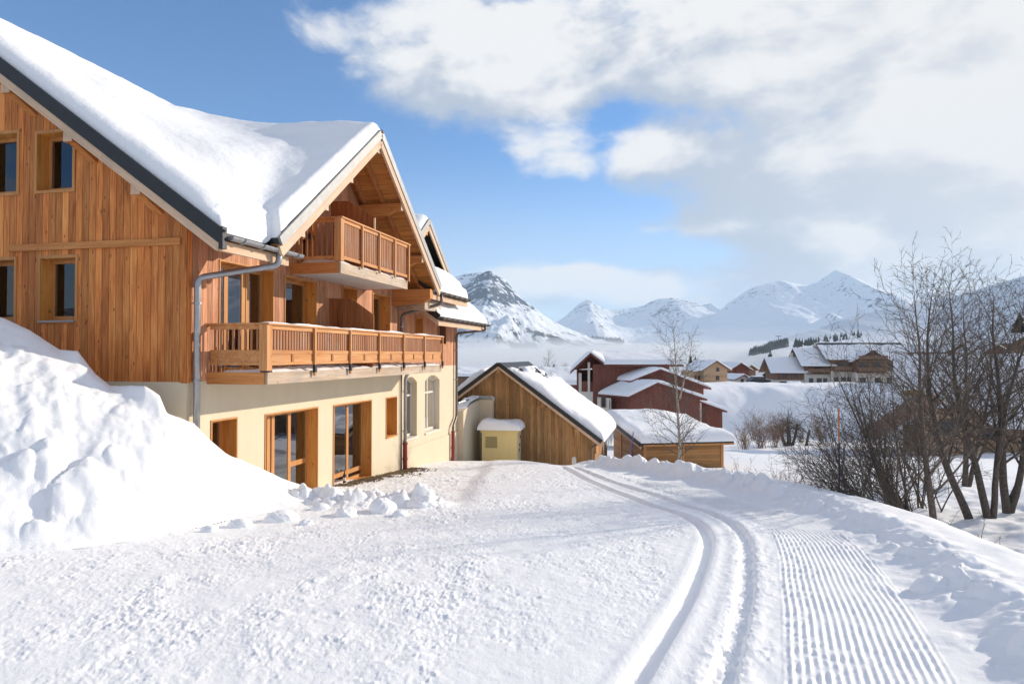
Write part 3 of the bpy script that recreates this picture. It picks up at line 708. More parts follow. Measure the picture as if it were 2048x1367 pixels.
def bank(x, y):
    """height of the ploughed snow bank (or -99 where there is none)"""
    yy = np.maximum(y, .5); u = CX+F*x/yy
    yc = np.interp(u, bu, by); yt = np.interp(u, bu, bt); v = np.interp(u, bu, bv)
    vs = np.interp(u, bus, bvs)
    zc = (HZ-v)/F*yc; g = plane(x, yt)
    t = (y-yt)/(yc-yt)
    tt = np.clip(t, 0, 1); zs = (HZ-vs)/F*yc; zc = zs+(zc-zs)*sst(.80, 1., tt)
    pr = .72*np.sin(tt*math.pi/2)+.28*tt**1.3
    z = plane(x, y)+(zc-plane(x, yc))*pr-np.maximum(0, t-1)*1.2
    h = np.clip((zc-g)/2.5, .12, 1)
    am = sst(0, .12, t)*(1-sst(.75, 1., t)*.75)*h
    cl, ci = cells(x*1.15+.3*fbm(x, y, 3, 2), y*1.15+.9*z*.0, 301)
    cl2, ci2 = cells(x*2.6, y*2.6, 311)
    z = z+am*(.10*fbm(x*.8, y*.8, 205, 4))
    low = 1-.8*sst(.25, .6, t)
    z = z+am*low*(.28*dome_(cl, .46)*(ci > .5)+.24*dome_(cl2, .42)*(ci2 > .6))
    z = z-am*.07*sst(.05, .5, fbm(x*1.3+5, y*1.0, 207, 3))
    cl4, ci4 = cells(x*3.6+.5*fbm(x*2, y*2, 33, 2), y*3.6, 321); z = z+am*low*(.10*(ci2-.5)*sst(.55, .38, cl2)*sst(-.1, .25, fbm(x*.7, y*.7, 341, 3))+.11*np.maximum(0, .42-cl4)*(ci4 > .6))
    z = z+.030*am*fbm(x*6, y*6, 209, 4)
    z = np.where((t < -.02) | (u > 700) | (y < 3), -99, np.where(t < 0.02, np.minimum(z, plane(x,y)+.05), z))
    return z
def ground(x, y, fine=True):
    x = np.asarray(x, float); y = np.asarray(y, float)
    p = plane(x, y)
    e = c_ed(np.clip(y, -2, 26)); w = x-e
    rd = c_rd(np.clip(y, 3, 25))
    near = 1-sst(24, 29, y)
    # shoulder dome between the ridge and the edge
    dome = .22*sst(-.2, .5, x-rd)*near
    # ravine beyond the edge
    side = sst(-.35, 2.6, w)
    rav = far(x, y)-.25-.35*np.exp(-((w-2.8)/2.0)**2)+.22*fbm(x*.45, y*.45, 51, 4)+.06*fbm(x*1.7, y*1.7, 53, 3)
    z = (p+dome)*(1-side)+rav*side
    bl = sst(25.5, 33, y+1.2*sst(1, 4, x)*3)
    z = z*(1-bl)+np.minimum(far(x, y), z+3*bl)*bl
    z = np.where(y > 34, far(x, y), z)
    # raised trampled road with its step down towards the wall
    stp = sst(-1.35, -.75, x+.18*fbm(y*.6, y*0, 57, 3)-.02*(y-14))*sst(13, 16, y)
    z = z+np.where(y < 29, .1*(stp-1)*sst(12.5, 16, y), 0)*near
    if fine:
        gl = c_gl(np.clip(y, -1, 24)); gr = c_gr(np.clip(y, -1, 24)); cl = c_cl(np.clip(y, -1, 21)); cr = c_cr(np.clip(y, -1, 21))
        tr = (1-sst(22, 24.5, y))
        # lean of the curve: turn lateral distances into perpendicular ones
        sl = (c_gl(np.clip(y+.3, -1, 24))-c_gl(np.clip(y-.3, -1, 24)))/.6; cs = 1/np.sqrt(1+sl*sl)
        for gx, dp, wd, rg in ((gl, .085, .088, .12), (gr, .075, .090, 1.)):
            d = (x-gx)*cs
            jag = rg*.035*fbm(x*9, y*9, 61, 2)
            gro = 1-sst(wd*.7, wd*1.25, np.abs(d+jag))
            z = z-tr*dp*gro+tr*.010*np.exp(-((np.abs(d)-wd*1.9)/.06)**2)
            z = z+tr*rg*.026*np.maximum(0, fbm(x*14, y*14, 63, 2))*np.exp(-(d/.15)**2)+tr*(.3+rg)*.010*fbm(x*20, y*9, 64, 3)*np.exp(-(d/.22)**2)
        # corduroy
        f = (x-cl)/np.maximum(cr-cl, .2); inside = sst(-.02, .05, f)*(1-sst(.96, 1.02, f))*(1-sst(18.5, 22., y))
        N = 18.; ph = f*N+.22*fbm(x*.9, y*.9, 171, 3)
        wob = fbm(x*1.4, y*.9, 67, 2)
        rdg = (.5+.5*np.cos(2*math.pi*ph))**1.25
        brk = sst(-.12, .25, fbm(x*1.2, y*1.1, 69, 3)+.65*sst(.12, .5, f)-.06)
        seg = .55+.45*np.cos(2*math.pi*(y*3.4+.6*fbm(x*6, y*0, 73, 2)))
        z = z+inside*(1+1.1*sst(10.5, 16, y))*(.016*rdg*(.25+.75*brk)*(.8+.5*fbm(x*2, y*2, 173, 3))+.016*rdg*(1-brk)*seg+.010*wob+.004*fbm(x*21, y*21, 175, 2)+.014*(1-brk)*fbm(x*7, y*7, 177, 3)-.012*np.maximum(0, fbm(x*3.1, y*2.3, 178, 3)-.12))
        # trampled snow of the road
        onroad = (1-sst(-.35, -.12, (x-gl)*cs))*near*sst(-9, -3, x+.12*y+4.)
        mid = sst(cl*0+.1, .25, x-gr)*(1-sst(-.1, .02, x-cl))*near
        n1 = fbm(x*5.5, y*5.5, 81, 3); n2 = fbm(x*13, y*13, 83, 3); n3 = fbm(x*1.1, y*.8, 85, 3)
        c1, ci = cells(x*4.2, y*4.2, 87)
        n5 = fbm(x*1.7, y*1.1, 89, 4); pt = .25+.75*sst(-.45, .15, n5)
        c4, ci4 = cells(x*9.5+n1, y*9.5, 187)
        tram = .011*n1*(.3+.7*pt)+.010*np.abs(n2)*pt+.008*fbm(x*27, y*27, 88, 2)*(.15+.85*pt)+.016*fbm(x*2.4, y*1.6, 90, 3)+pt*(.022*np.maximum(0, .42-c1)*(ci > .55)+.055*np.maximum(0, .34-c4)*(ci4 > .8))-.040*np.maximum(0, .36-c1)*(ci < .22)*(1-.5*pt)-.012*np.maximum(0, .34-c4)*(ci4 < .2)
        # old ski and sledge lines crossing the trampled snow
        for (ax_, ay_, bx_, by_) in ((-3.2,4.2,.4,13.), (-6.5,9.,-1.,6.2)):
            lx_, ly_ = bx_-ax_, by_-ay_; ll = math.hypot(lx_, ly_); q_ = ((x-ax_)*ly_-(y-ay_)*lx_)/ll+.10*fbm(x*.7, y*.7, 191, 2); w_ = ((x-ax_)*lx_+(y-ay_)*ly_)/ll
            tram = tram-.006*np.exp(-(q_/.022)**2)*sst(0, .6, w_)*sst(ll, ll-.8, w_)*(.4+.6*sst(-.1, .2, n1))
        z = z+onroad*tram*(.65+.6*sst(-.3, .35, n3))*(.55+.45*sst(4, 8, y))
        z = z+mid*(.012*n1+.02*np.maximum(0, n2)*sst(-.2, .3, n3))
        z = z+.012*(1-onroad)*n3*near
        # swept flat strip beside the left track is smoother
        # ridge of clods on the outer side
        d = x-rd; n4 = fbm(x*2.2, y*2.2, 101, 4); c2, ci2 = cells(x*1.9, y*1.9, 103); c3, ci3 = cells(x*5, y*5, 105)
        amp = (.62+.48*sst(10, 18, y))*(1-sst(23, 26, y))
        big = .85*dome_(c2, .5)*(.35+ci2)
        z = z+amp*np.exp(-((d-.05)/.34)**2)*(.16+.30*big+.13*n4+.14*np.maximum(0, .45-c3)*(ci3 > .35))
        z = z+amp*.05*np.exp(-((d+.55)/.5)**2)*np.maximum(0, n4+.4*(ci3 > .6)*np.maximum(0, .4-c3)*3)
        # packed snow before the facade and low rubble at the bank's foot
        pk = sst(-1., -1.6, x)*sst(14.5, 16.5, y)*near
        z = z+pk*(.035*fbm(x*1.3, y*2.4, 111, 4)+.012*n2)
        rub = np.exp(-((y-14.35-.2*fbm(x*1.2, x*0, 5, 2))/.5)**2)*sst(-6., -4.5, x)*(1-sst(-1.9, -1.0, x))
        z = z+rub*(.20+.36*dome_(c2, .48)*(ci2 > .2)*(.4+.8*ci2)+.22*dome_(c3, .40)*(ci3 > .3)+.10*n4)
        # shoulder dimples
        z = z+dome*.16*fbm(x*1.3, y*1.3, 121, 3)
    return z
def H(x, y): return float(ground(np.array([float(x)]), np.array([float(y)]), False)[0])
# one sheet of snow from the feet to the valley: rings about a point behind the viewer, finer near by
rr_ = 3.0*np.exp(np.arange(0, 1330)*.0041); rr_ = rr_[rr_ < 620]
aa = np.concatenate([np.linspace(-66, -41, 120, endpoint=False), np.linspace(-41, 41, 1420), np.linspace(41, 66, 120)[1:]])
A_, R_ = np.meshgrid(np.radians(aa), rr_)
GX = R_*np.sin(A_); GY = R_*np.cos(A_)-.6
GZ = ground(GX, GY)
g = grid_obj('snow_ground', GX, GY, GZ, M['snow']); g['kind'] = 'structure'
# the ploughed bank
bx = np.linspace(-16.5, -2.2, 620); byy = np.linspace(7.0, 16.2, 420); BX, BY = np.meshgrid(bx, byy)
BZ = bank(BX, BY); ok = BZ > -50; BZ = np.where(ok, BZ, plane(BX, BY)-.3)
# keep it outside the chalet
lx = (BX-C0[0])*NN[0]+(BY-C0[1])*NN[1]; ly = (BX-C0[0])*D1[0]+(BY-C0[1])*D1[1]
ok &= ~((lx < -.12) & (ly > .12))
kp = ok[:-1,:-1] & ok[1:,:-1] & ok[:-1,1:] & ok[1:,1:]
b = grid_obj('snow_bank', BX, BY, BZ, M['snow'], None, kp)
tag(b, 'tall white ploughed snow bank heaped in front of the larch gable wall', 'snow bank')
# loose clods
def clod(x, y, s, sx, sz, label, seed):
    import bmesh
    bm = bmesh.new(); bmesh.ops.create_icosphere(bm, subdivisions=5, radius=1.)
    r2 = np.array([v.co for v in bm.verts]); n = .24*fbm(r2[:,0]*1.3+seed+r2[:,2]*.9, r2[:,1]*1.3-r2[:,2]*1.1, seed, 4)+.05*fbm(r2[:,0]*5+r2[:,2]*3, r2[:,1]*5-r2[:,2]*2, seed+3, 3)
    for v, k in zip(bm.verts, n):
        v.co *= 1+k; v.co.x *= s*sx; v.co.y *= s; v.co.z *= s*sz
    me = bpy.data.meshes.new('snow_clod'); bm.to_mesh(me); bm.free(); me.materials.append(M['snow'])
    me.polygons.foreach_set('use_smooth', [True]*len(me.polygons))
    o = bpy.data.objects.new('snow_clod', me); COL.objects.link(o); o.location = (x, y, H(x, y)+s*sz*.12); o.rotation_euler = (0, 0, seed)
    tag(o, label, 'snow clod', 'lumps of snow thrown up by the plough')
def clod_at(u, v, s, sx, sz, label, seed):
    k = -1.95/(at(u, v, 1.)[2]+.075); p = at(u, v, k); clod(p[0], p[1], s, sx, sz, label, seed)
clod_at(842, 1012, .27, 1.15, .8, 'large rounded snow lump, rightmost of the rubble before the glazed doors', 3)
clod_at(765, 1022, .26, 1.2, .85, 'pale snow lump in the rubble just left of the rightmost large one', 5)
clod_at(690, 1030, .2, 1.3, .7, 'low snow lump at the foot of the bank below the glazed door', 8)
clod_at(560, 1040, .2, 1.4, .7, 'snow lump at the foot of the bank below the cream wall', 13)
clod_at(1868, 1185, .22, 1.3, .75, 'biggest snow lump on the ridge beside the groomed corduroy', 4)
clod_at(1940, 1172, .10, 1.1, .9, 'small snow lump lying alone on the smooth shoulder beyond the ridge', 6)
clod_at(1812, 1094, .06, 1.1, 1., 'tiny snow lump on the shoulder above the corduroy bend', 9)
for i_, (u_, v_, s_, lab_) in enumerate(((800, 1030, .13, 'small snow lump between the two largest lumps of the rubble'), (728, 1013, .16, 'snow lump closest to the right glazed door'), (640, 1018, .15, 'small snow lump in the rubble under the left glazed door'), (612, 1048, .10, 'tiny snow lump on the road side of the rubble'), (480, 1052, .16, 'snow lump on the road edge below the lowest cellar window'), (418, 1062, .11, 'leftmost small snow lump at the foot of the bank'))):
    clod_at(u_, v_, s_, 1.25, .75, lab_, 20+i_*3)

# ================================================================== SMALL BUILDINGS NEAR THE CHALET
def loc_of(s, o): p = C0+s*D1+o*NN; return (p[0], p[1], 0.)
rw = empty('garden_wall', loc_of(16.37, .12), -TH, 'cream rendered garden wall with snow on top, between chalet and yellow cabinet', 'wall')
mb = MB(); mb.prism([(0,-6),(0,-2.30),(1.0,-2.12),(2.7,-1.98),(2.7,-6)], 'x', -.35, .15)
mb.prism([(.152,-6),(.152,-1.99),(.75,-1.99),(.75,-6)], 'y', 2.4, 2.7)
mb.build('wall', M['plaster'], rw)
xs = espace(-.37, .78, .1); ys = espace(.25, 2.72, .1); X, Y = np.meshgrid(xs, ys)
d = np.minimum(np.minimum(Y-.25, 2.72-Y), np.minimum(X+.37, np.where(Y > 2.38, .78, .17)-X)); kd = d > -1e-3
grid_obj('snow', X, Y, np.interp(Y, [0,1,2.7], [-2.3,-2.12,-1.98])-.01+lump(1+.4*fbm(X*2, Y*2, 4, 3), np.maximum(d, 0), .2*sst(.2, 1.2, Y), .18)+.0, M['snow'], rw, kd[:-1,:-1] & kd[1:,:-1] & kd[:-1,1:] & kd[1:,1:])
MB().tube([(-.1,.1,-1.98),(.05,1.1,-1.9)], .03).build('handrail', M['zinc'], rw)

hp = at(1034, 910, 29.5)
hu = empty('utility_cabinet', tuple(hp), -R(8), 'pale yellow rendered utility cabinet with louvred vent and snow cap before the barn', 'cabinet')
MB().box(-1.5, 0, 0, 1.25, -1.2, 1.0).build('wall', M['yellow'], hu)
MB().box(-1.56, .06, -.06, 1.31, .94, 1.06).build('cornice', M['yellow'], hu)
f = MB().box(-1.38, -.80, -.015, -.001, .26, .80); v_ = f.build('vent', M['yellow'], hu)
lv = MB()
for k in range(12): lv.box(-1.34, -.84, -.03, -.016, .30+k*.04, .325+k*.04)
lv.build('louvres', plain('vent_grey', (.3,.25,.12), .6), v_)
MB().box(.001, .02, .35, 1.0, -.9, .85).build('door', plaster_mat('pale_door', (.66,.6,.48)), hu)
for zz, y0 in ((.62, .78), (.1, .45), (.3, .62)): MB().box(.021, .04, y0, y0+.12, zz, zz+.13).build('lock_plate', M['black'], hu)
xs = espace(-1.68, .18, .1); ys = espace(-.16, 1.4, .1); X, Y = np.meshgrid(xs, ys)
grid_obj('snow_cap', X, Y, 1.05+lump(1+.35*fbm(X*1.2, Y*1.2, 9, 3), np.minimum(np.minimum(X+1.68, .18-X), np.minimum(Y+.16, 1.4-Y)), .36, .3), M['snow'], hu)

bp = C0+19.38*D1+5.314*NN
ba = empty('barn', (bp[0], bp[1], 0), -TH, 'weathered vertical-board barn with dark metal roof edge and a half-bare snowy ridge', 'barn')
BW = 8.4; BZR = -.35; BPT = .729; BL = 5.6
def zb_(x): return BZR-BPT*abs(x+BW/2)
mb = MB()
for y in (0, BL): mb.quad((-BW,y,-7), (0,y,-7), (0,y,zb_(0)-.2), (-BW/2,y,BZR-.2), (-BW,y,zb_(-BW)-.2))
mb.build('wall', M['barn'], ba)
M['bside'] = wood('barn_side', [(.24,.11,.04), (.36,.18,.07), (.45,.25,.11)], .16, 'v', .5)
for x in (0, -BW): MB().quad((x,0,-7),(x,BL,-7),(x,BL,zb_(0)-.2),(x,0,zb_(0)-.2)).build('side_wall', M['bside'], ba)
MB().box(.002, .06, -.02, .95, -4.3, -3.66).build('eave_box', wood('eave_box', [(.30,.13,.045), (.42,.2,.075), (.5,.27,.11)], .3, 'b', .3), ba)
MB().box(-6.9, -2.0, -.03, -.002, -2.32, -2.22).build('band_board', M['barn'], ba)
rf = MB(); sf = MB(); bb = MB()
for sg in (-1, 1):
    xe = -BW/2+sg*(BW/2+.34); z = zb_(xe)
    slab(rf, [(-BW/2,-.5,BZR), (xe,-.5,z), (xe,BL+.45,z), (-BW/2,BL+.45,BZR)], .07)
    slab(sf, [(-BW/2,-.48,BZR-.073), (xe-sg*.03,-.48,z-.05), (xe-sg*.03,BL+.4,z-.05), (-BW/2,BL+.4,BZR-.073)], .06)
    bb.bar((-BW/2,-.515,BZR-.19), (xe-sg*.05,-.515,z-.19), .05, .13)
    MB().bar((-BW/2,-.53,BZR-.05), (xe,-.53,z-.05), .05, .17).build('verge_trim', M['dark'], ba)
rf.build('roof', M['corr'], ba); sf.build('soffit', M['barn'], ba); bb.build('bargeboard', M['pale'], ba)
for x in (-BW/2-2., -BW/2+2., -BW/2, -BW/2+3.5):
    z = zb_(x)-.28; MB().box(x-.09, x+.09, -.48, 0, z-.2, z).build('purlin_end', M['barn'], ba)
gable_snow(ba, -BW-.34, .34, -.42, BL+.42, BZR, BPT, .5, seed=17, step=.11, over=.10,
           clear=lambda X, Y: np.maximum(np.abs(X+BW/2)-.75-.5*sst(.5, 3, Y)-.35*fbm(X*1.7, Y*1.7, 3, 4), .10*(fbm(X*3, Y*7, 9, 3)-.12)*sst(.3, .6, np.abs(X+BW/2))), rad=.45)
d_ = MB().tube(bend([(.36,-.45,-3.62), (.30,-.45,-3.75), (-.12,-.2,-4.0), (-.12,-.2,-5.2)], .1), .04).build('downpipe', M['zincdark'], ba)
rr2 = random.Random(3)
for k in range(26):
    y = rr2.uniform(-.3, 5.4); l = rr2.uniform(.15, .75)
    MB().tube([(.40,y,-3.70), (.40,y,-3.70-l*.5), (.40,y,-3.70-l)], [.022,.014,.002], 5).build('icicle', M['ice'], ba)
ms = at(1148, 926, 29.6)
mp = MB().prism([(-.09,-.5),(.09,-.5),(.09,.2),(.05,.27),(-.05,.27),(-.09,.2)], 'y', -.07, .07).build('marker_stone', M['soffit_plaster']); mp.location = tuple(ms)
tag(mp, 'small pale rounded marker stone at the foot of the barn wall', 'marker stone')

# open-sided timber shed with a hipped snow roof
shp = at(1289, 925, 34.)
sd = empty('timber_shed', tuple(shp), R(10), 'low honey-coloured board shed under a broad snow-covered roof behind the birch', 'shed')
SWD = 4.05; SDP = 4.6
mb = MB(); mb.box(0, SWD, 0, SDP, -1.2, 1.0); mb.build('wall', M['shed'], sd)
mb = MB(); mb.prism([(0,-1.2),(SDP,-1.2),(SDP,1.66),(0,1.0)], 'x', -.001, -.04); mb.build('side_wall', wood('shed_side', [(.32,.15,.05), (.44,.22,.08), (.52,.29,.12)], .15, 'hy', .5), sd)
for x in (-.06, SWD-.1, SWD*.0+1.9): MB().box(x, x+.14, -.045, -.002, -1.2, 1.0).build('post', M['frame'], sd)
for y in (1.6, 3.2): MB().box(-.09, -.042, y, y+.12, -1.2, 1.+y*.14).build('post', M['frame'], sd)
rf = MB(); slab(rf, [(-.35,-.4,1.0), (SWD+.4,-.4,1.0), (SWD+.4,SDP+.6,1.84), (-.35,SDP+.6,1.84)], .1); rf.build('roof', M['dark'], sd)
MB().bar((-.37,-.42,.95), (-.37,SDP+.6,1.78), .05, .2).build('verge_trim', M['dark'], sd)
MB().bar((-.33,-.38,.78), (-.33,SDP+.5,1.6), .05, .12).build('bargeboard', M['pale'], sd)
MB().box(-.2, SWD+.4, -.43, -.38, .84, .92).build('eaves_board', M['frame'], sd)
xs = espace(-.38, SWD+.55, .12); ys = espace(-.42, SDP+.6, .12); X, Y = np.meshgrid(xs, ys)
zz = np.minimum(1.0+.30*(Y+.4), 1.02+.55*(SWD+.5-X)+.12); d = np.minimum(np.minimum(X+.38, SWD+.55-X), np.minimum(Y+.42, SDP+.6-Y))
zz = 1.0+.15*(Y+.4)-.16*np.maximum(0, X-2.6)*sst(.0, 3., Y)
grid_obj('roof_snow', X, Y, np.maximum(zz, .95)+lump(1+.25*fbm(X*.8, Y*.8, 14, 3), d, .40, .4), M['roofsnow'], sd)

# ================================================================== THE VILLAGE
def fwin(root, wins, face, name='window'):
    for (a0, a1, z0, z1) in wins: window(root, face, a0, a1, z0, z1, depth=.06, trim=.07, far=True, glassmat='farglass', fm='fwframe', name=name)
M['fwframe'] = plain('far_window_frame', (.13,.07,.04), .7, bump=0)
M['tanroof'] = wood('tan_fascia', [(.28,.165,.105), (.36,.22,.15), (.42,.27,.19)], .3, 'b', .2)
M['fwpale'] = plain('far_window_trim', (.4,.3,.2), .7, bump=0)
# red-brown apartment block: tall part seen on its corner, lower wings with gables
ry = 58.; rp = at(1218, 800, ry); K = ry/F
def rx(u): return (u-1218)*K
def rz(v): return (800-v)*K
rb = empty('red_apartment_house', tuple(rp), R(-6), 'red-brown boarded apartment house with stepped snowy gables behind the timber shed', 'building')
zr = gable_block(rb, rx(1160), rx(1208), 7, 7, rz(840), rz(735), .75, 'red', zb=None) if 0 else None
# tall block: ridge runs right and back, gable with a loggia at its left end
mb = MB(); mb.box(rx(1187), rx(1345), 3., 9.5, rz(850), rz(729)); mb.build('tall_wall', M['red'], rb)
mb = MB(); mb.box(rx(1157), rx(1157)+.25, 3.2, 9.3, rz(850), rz(748)); mb.box(rx(1176), rx(1176)+.2, 3.0, 3.2, rz(790), rz(725)); mb.box(rx(1157), rx(1187), 3.05, 3.2, rz(787)-.9, rz(787)); mb.build('loggia_frame', M['white_plaster'], rb)
MB().box(rx(1160), rx(1187), 3.21, 3.26, rz(787), rz(765)).build('loggia_railing', M['red'], rb)
MB().box(rx(1152), rx(1187), 6.0, 6.1, rz(850), rz(742)).prism([(rx(1145),rz(742)),(rx(1212),rz(736)),(rx(1210),rz(729)),(rx(1182),rz(707)),(rx(1146),rz(738))], 'y', 4.2, 4.3).build('loggia_wall', M['red'], rb)
rf = MB(); yr = 6.2; za, zb2 = rz(707), rz(731)
rf.hexa([(rx(1140),1.6,zb2-.75),(rx(1182),2.4,za-.1),(rx(1182),10,za-.1),(rx(1140),10,zb2-.75),(rx(1140),1.6,zb2-.55),(rx(1182),2.4,za+.1),(rx(1182),10,za+.1),(rx(1140),10,zb2-.55)])
rf.hexa([(rx(1182),2.4,za-.1),(rx(1213),2.2,zb2-.1),(rx(1213),10,za-.1),(rx(1182),10,za-.1),(rx(1182),2.4,za+.1),(rx(1213),2.2,zb2+.1),(rx(1213),10,za+.1),(rx(1182),10,za+.1)])
rf.hexa([(rx(1211),2.2,zb2-.1),(rx(1372),2.2,zb2-.1),(rx(1340),6.5,za-.1),(rx(1182),6.5,za-.1),(rx(1211),2.2,zb2+.05),(rx(1372),2.2,zb2+.05),(rx(1340),6.5,za+.1),(rx(1182),6.5,za+.1)])
rf.build('roof', M['red'], rb)
def free_snow(root, corners, T, n=36, seed=1, rad=.5):
    """snow on a sloping four-cornered roof face, corners given round the face"""
    a, b, c, d = [np.array(q, float) for q in corners]
    e = np.array([0,.004,.012,.03,.06,.1]); t = np.unique(np.concatenate([e, np.linspace(.13, .87, n), 1-e])); U, V = np.meshgrid(t, t)
    P = ((1-U)*(1-V))[...,None]*a+(U*(1-V))[...,None]*b+(U*V)[...,None]*c+((1-U)*V)[...,None]*d
    w = np.linalg.norm(b-a); h = np.linalg.norm(d-a)
    dd = np.minimum(np.minimum(U, 1-U)*w, np.minimum(V, 1-V)*h)
    Z = P[...,2]+lump(1+.3*fbm(P[...,0]*.5, P[...,1]*.5, seed, 3), dd+.06*fbm(P[...,0]*3, P[...,1]*3, seed+1, 2)*sst(0, .2, dd), T, rad)
    return grid_obj('roof_snow', P[...,0], P[...,1], Z, M['roofsnow'], root)
free_snow(rb, [(rx(1210),2.1,zb2+.08),(rx(1374),2.1,zb2+.07),(rx(1342),6.6,za+.11),(rx(1181),6.6,za+.11)], .32, seed=5)
free_snow(rb, [(rx(1182),2.3,za+.1),(rx(1214),2.1,zb2+.1),(rx(1214),7,za+.1),(rx(1182),10,za+.1)], .3, seed=6)
free_snow(rb, [(rx(1139),1.5,zb2-.55),(rx(1182),2.3,za+.1),(rx(1182),10,za+.1),(rx(1139),10,zb2-.55)], .32, seed=7)
# wings: (gable left foot u,v), (apex), (right foot), depth of the gable, length back, wall colour
def wing(ul, vl, ua, va, ur, vr, yg, back, leftback, zbase, seed, T=.26):
    L = np.array([rx(ul), yg, rz(vl)]); A = np.array([rx(ua), yg, rz(va)]); Q = np.array([rx(ur), yg, rz(vr)])
    bk = np.array([leftback, back, 0.])
    mb = MB(); ins = .35
    wl = A+(L-A)*.93; wr = A+(Q-A)*.86; dn = np.array([0,.35,-.14])
    mb.quad(wl*[1,1,0]+[0,.35,zbase], wr*[1,1,0]+[0,.35,zbase], wr+dn, A+dn, wl+dn)
    mb.quad(wl*[1,1,0]+[0,.35,zbase], wl+dn, wl+dn+bk*.9, (wl+bk*.9)*[1,1,0]+[0,.35,zbase])
    mb.quad(wr*[1,1,0]+[0,.35,zbase], wr+dn, wr+dn+bk*.9, (wr+bk*.9)*[1,1,0]+[0,.35,zbase])
    w = mb.build('wing_wall', M['red'], rb)
    th = np.array([0,0,.12]); rf = MB()
    rf.hexa([L-th, A-th, A+bk-th, L+bk-th, L, A, A+bk, L+bk]); rf.hexa([A-th, Q-th, Q+bk-th, A+bk-th, A, Q, Q+bk, A+bk]); rf.build('wing_roof', M['red'], rb)
    up = np.array([0,0,.004]); free_snow(rb, [L+up, A+up, A+bk+up, L+bk+up], T, seed=seed, rad=.3); free_snow(rb, [A+up, Q+up, Q+bk+up, A+bk+up], T, seed=seed+1, rad=.3)
    return w
wing(1262, 762, 1322, 738, 1422, 776, 1.0, 5., -2.6, rz(860), 31)
w2 = wing(1255, 791, 1312, 763, 1406, 795, -1.0, 3.6, -2.4, rz(870), 41)
wing(1372, 806, 1392, 799, 1449, 820, .2, 4., -1.6, rz(870), 51)
fwin(rb, [(rx(1204), rx(1210), rz(812), rz(793))], ('y', -.3))
mb = MB(); mb.box(rx(1196), rx(1222), -.2, 3, rz(870), rz(797)); mb.build('porch_wall', M['white_plaster'], rb)
MB().tube([(rx(1219),-.75,rz(797)), (rx(1219),-.75,rz(850))], .05).build('downpipe', M['zincdark'], rb)
for u in (1396, 1381): MB().box(rx(u)-.1, rx(u)+.1, -.1, .1, rz(850), rz(804)).build('post', M['white_plaster'], rb)

def far_house(name, label, u, v, y, rz_, parts, cat='house', group=None):
    """root at the photo position of the front left ground corner; parts take units of photo pixels at that distance"""
    p = at(u, v, y); return empty(name, tuple(p), rz_, label, cat, group), y/F
h1, k = far_house('small_snowy_house', 'low house with a snowed-up roof between barn and red apartment house', 1098, 800, 80, R(12), 0)
gable_block(h1, 0, 75*k, 0, 5, -3, 34*k, .55, 'red', 'x', over=.5, gov=.5, snow=.45, seed=3)
fwin(h1, [(30*k, 40*k, 4*k, 18*k)], ('y', 0.))
h2, k = far_house('long_snow_roofed_hall', 'long hall with a flat snowy blue-shaded roof, between chalet and barn ridge', 870, 775, 90, R(0), 0)
gable_block(h2, 0, 170*k, 0, 9, -4, 22*k, .18, 'brown', 'x', over=.5, gov=.4, snow=.4, seed=4)
fwin(h2, [(60*k+i*14*k, 68*k+i*14*k, 3*k, 12*k) for i in range(5)], ('y', 0.))
# tan house and its neighbours
h3, k = far_house('tan_house', 'tan square house with two small windows in its gable, left of the village street', 1408, 768, 120, R(10), 0)
gable_block(h3, 0, 50*k, 0, 7, -3, 30*k, .62, 'tan', 'y', over=.55, gov=.6, snow=.3, roofmat='red', seed=5, base='white_plaster', zb=-.1)
fwin(h3, [(26*k, 32*k, 9*k, 16*k), (27*k, 32*k, 26*k, 32*k)], ('y', 0.))
mb = MB(); mb.box(-17*k, -.002, 1.2, 6.2, -3, 27*k); mb.build('side_wing_wall', M['tan'], h3)
fwin(h3, [(-13*k, -10*k, 9*k, 16*k), (-6*k, -3*k, 9*k, 16*k)], ('y', 1.2))
free_snow(h3, [(-20*k,.8,25*k),(0,.3,28*k),(24*k,3,47*k),(6*k,5,47*k)], .25, seed=9)
h4, k = far_house('dark_chalet_house', 'dark brown gabled house with snowy roof right behind the tan house', 1462, 762, 150, R(8), 0)
gable_block(h4, 0, 38*k, 0, 8, -3, 24*k, .6, 'red', 'y', over=.6, gov=.8, snow=.3, roofmat='red', seed=6)
fwin(h4, [(10*k, 14*k, 8*k, 14*k), (22*k, 26*k, 8*k, 14*k)], ('y', 0.))
h5, k = far_house('brown_gabled_house', 'smaller brown gable peeping out right of the dark chalet house', 1490, 760, 165, R(14), 0)
gable_block(h5, 0, 24*k, 0, 8, -3, 22*k, .6, 'brown', 'y', over=.6, gov=.7, snow=.25, roofmat='dark', seed=7)
h6, k = far_house('white_cottage', 'low pale cottage with a low snow roof in front of the dark chalet house', 1472, 765, 140, R(20), 0)
gable_block(h6, 0, 32*k, 0, 5, -3, 8*k, .42, 'white_plaster', 'y', over=.5, gov=.6, snow=.28, roofmat='red', seed=8)
fwin(h6, [(12*k, 18*k, 1*k, 7*k)], ('y', 0.))
